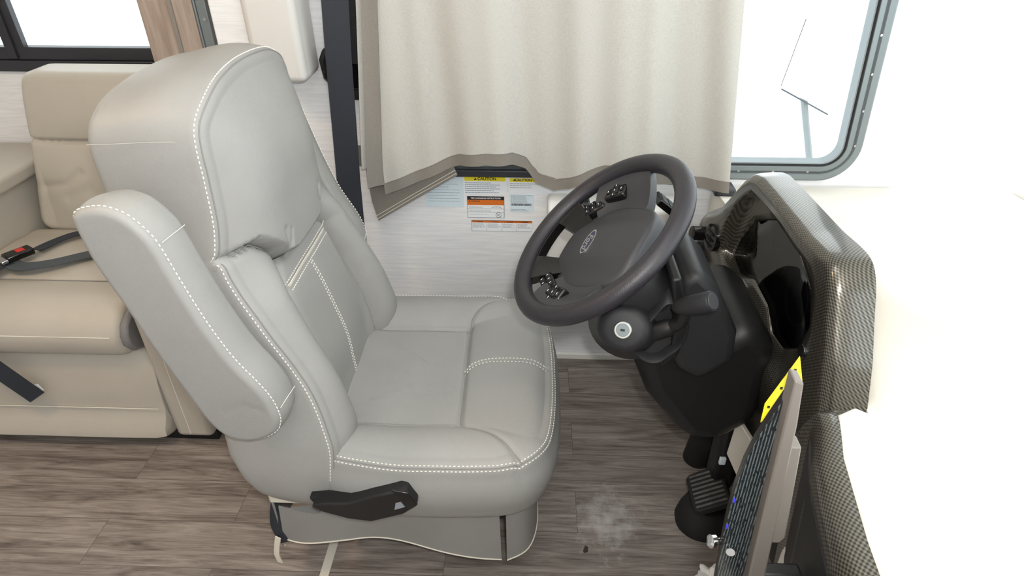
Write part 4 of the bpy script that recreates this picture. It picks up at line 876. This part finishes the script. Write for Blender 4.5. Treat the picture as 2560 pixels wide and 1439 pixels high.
s = sticker(.135, .200, .645, .690, M['paper'], 'small white label on the wall just below the curtain dip')

# ---------------------------------------------------------------- curtain
cur = thing('curtain', (.05, 1.70, .70), 'taupe linen curtain with darker hem drawn over the driver window', 'curtain')
bx = [-.44, -.425, -.37, -.312, -.206, -.13, -.059, -.02, .009, .061, .10, .15, .20, .27, .33, .396, .46, .53, .60]
bz = [.664, .668, .690, .712, .760, .772, .772, .750, .708, .688, .700, .725, .742, .748, .725, .700, .695, .698, .700]
def zbot(x): return np.interp(x, bx, bz)
XS = np.linspace(-.43, .552, 260)
def cfold(x, z):
    f = .014 * np.sin(x * 17 + 1.0 * z) + .008 * np.sin(x * 29 + .5 + 1.6 * z) + .0035 * np.sin(x * 61 + 4 * z) + .008 * np.sin(x * 8 - 2 - z)
    return f * (0.55 + .9 * np.clip((1.6 - z), 0, 1))
def cgrid(x_, zlo, zhi, nz, y0=1.695, th=.0012, right=True):
    n = len(x_); F_, K2 = [], []
    for k in range(nz + 1):
        s_ = k / nz; z = zlo * (1 - s_) + zhi * s_; xx = x_ - (.10 * sstep(x_, .2, .57) * (z - .69)) * (1 if right else 0) + .085 * sstep(-x_, .25, .44) * np.clip(z - .75, 0, .5) * 1.0
        y = y0 + cfold(x_, z); F_.append(np.stack([xx, y - th, z], 1)); K2.append(np.stack([xx, y + th, z], 1))
    b = B(); b.loft([np.vstack([F_[k], K2[k][::-1]]) for k in range(nz + 1)]); return b
zt_ = np.full(XS.shape, 1.72); zh = zbot(XS) + .034
cgrid(XS, zh, zt_, 50).mk('fabric', M['curtain'], cur, sharp=80)
cgrid(XS, zbot(XS), zh, 6, th=.0026).mk('hem', M['hem'], cur, sharp=60, label='darker doubled hem of the curtain')
b = B(); b.tube([(x, 1.695 + cfold(x, z) - .003, z) for x, z in zip(XS, zh)], .0009, 5); b.mk('hem_seam', M['seam'], cur)
# left folded side hem
xs = np.linspace(-.468, -.428, 16); b = cgrid(xs, np.full(16, .70) , np.full(16, 1.72), 30, y0=1.690, th=.003, right=False); b.mk('side_hem', M['hem'], cur, sharp=60)
xs = np.linspace(-.485, -.455, 10); cgrid(xs, np.full(10, .75), np.full(10, 1.72), 30, y0=1.715, th=.0016, right=False).mk('side_fold', M['curtain'], cur)
B().box(-.508, -.455, 1.742, 1.747, .738, .80).mk('side_hem_end', M['hem'], cur, bevel=.001)
# lining corner below
LQ = [(-.497, .80), (-.49, .70), (-.486, .62), (-.474, .553), (-.222, .708), (-.235, .735), (-.30, .78)]
b = B(); b.prism([tuple(q) for q in LQ], lambda a, c, t: (a, 1.762 + .006 * math.sin(a * 40) + t, c), -.0016, .0016); lo = b.mk('lining_corner', M['hem'], cur, sharp=60)
b = B(); b.tube([(-.478, 1.757, .571), (-.35, 1.757, .650), (-.228, 1.757, .724)], .0012, 5); b.tube([(-.476, 1.758, .560), (-.35, 1.758, .640), (-.225, 1.758, .714)], .0011, 5); b.mk('hem_seam', M['piping'], lo)
B().box(-.56, .62, 1.68, 1.72, 1.72, 1.74).mk('curtain_rail', M['alu'], cur, bevel=.003)
B().box(-.33, .15, 1.775, 1.80, .695, .715).mk('frame_shade_strip', M['winblack'], w1, bevel=.002)  # black strip paints the frame bottom as it lies in the curtain's shade

# exterior mirror seen through the driver window
mir = thing('side_mirror', (.95, 2.35, .80), 'pale exterior side mirror seen through the driver window', 'mirror')
b = B(); b.prism([(.868, .823), (.900, 1.06), (1.06, 1.0), (1.058, .80), (1.05, .735)], lambda a, c, t: (a, t, c), 2.30, 2.38); b.mk('mirror_housing', mat('mirror_white', (246, 247, 250), .3), mir, bevel=.012, seg=4)
b = B(); b.tube([(.96, 2.34, .80), (1.0, 2.2, .55), (1.0, 1.85, .5)], .012, 8); b.mk('mirror_arm', M['alu'], mir)
b = B(); b.tube([(.866, 2.298, .82), (1.05, 2.298, .731)], .003, 6); b.tube([(.862, 2.298, .83), (.895, 2.298, 1.05)], .0012, 6); b.mk('mirror_seal', mat('mirror_grey', (60, 70, 80), .5), mir)

# small things on the floor
b = bmesh.new(); bmesh.ops.create_icosphere(b, subdivisions=4, radius=.03)
for v in b.verts:
    p = v.co; k = 1 + .35 * math.sin(p.x * 190 + 2) * math.sin(p.y * 160) + .25 * math.sin(p.z * 230 + p.x * 90); v.co = Vector((p.x * k * 1.2 + .452, p.y * k + .935, max(.0, p.z * k * .8 + .022)))
me = bpy.data.meshes.new('tissue'); b.to_mesh(me); b.free(); me.materials.append(M['tissue']); me.polygons.foreach_set('use_smooth', [True] * len(me.polygons))
o = bpy.data.objects.new('crumpled_tissue', me); COL.objects.link(o); tag(o, 'crumpled white tissue on the floor at the bottom edge', 'tissue')
b = B(); b.prism([(.146, 1.015), (.152, 1.031), (.160, 1.026), (.158, 1.014), (.150, 1.010)], lambda a, c, t: (a, c, t), 0, .004); tag(b.mk('leaf_debris', M['dirt'], bevel=.001), 'tiny dark crumb of dirt on the grey planks', 'debris')
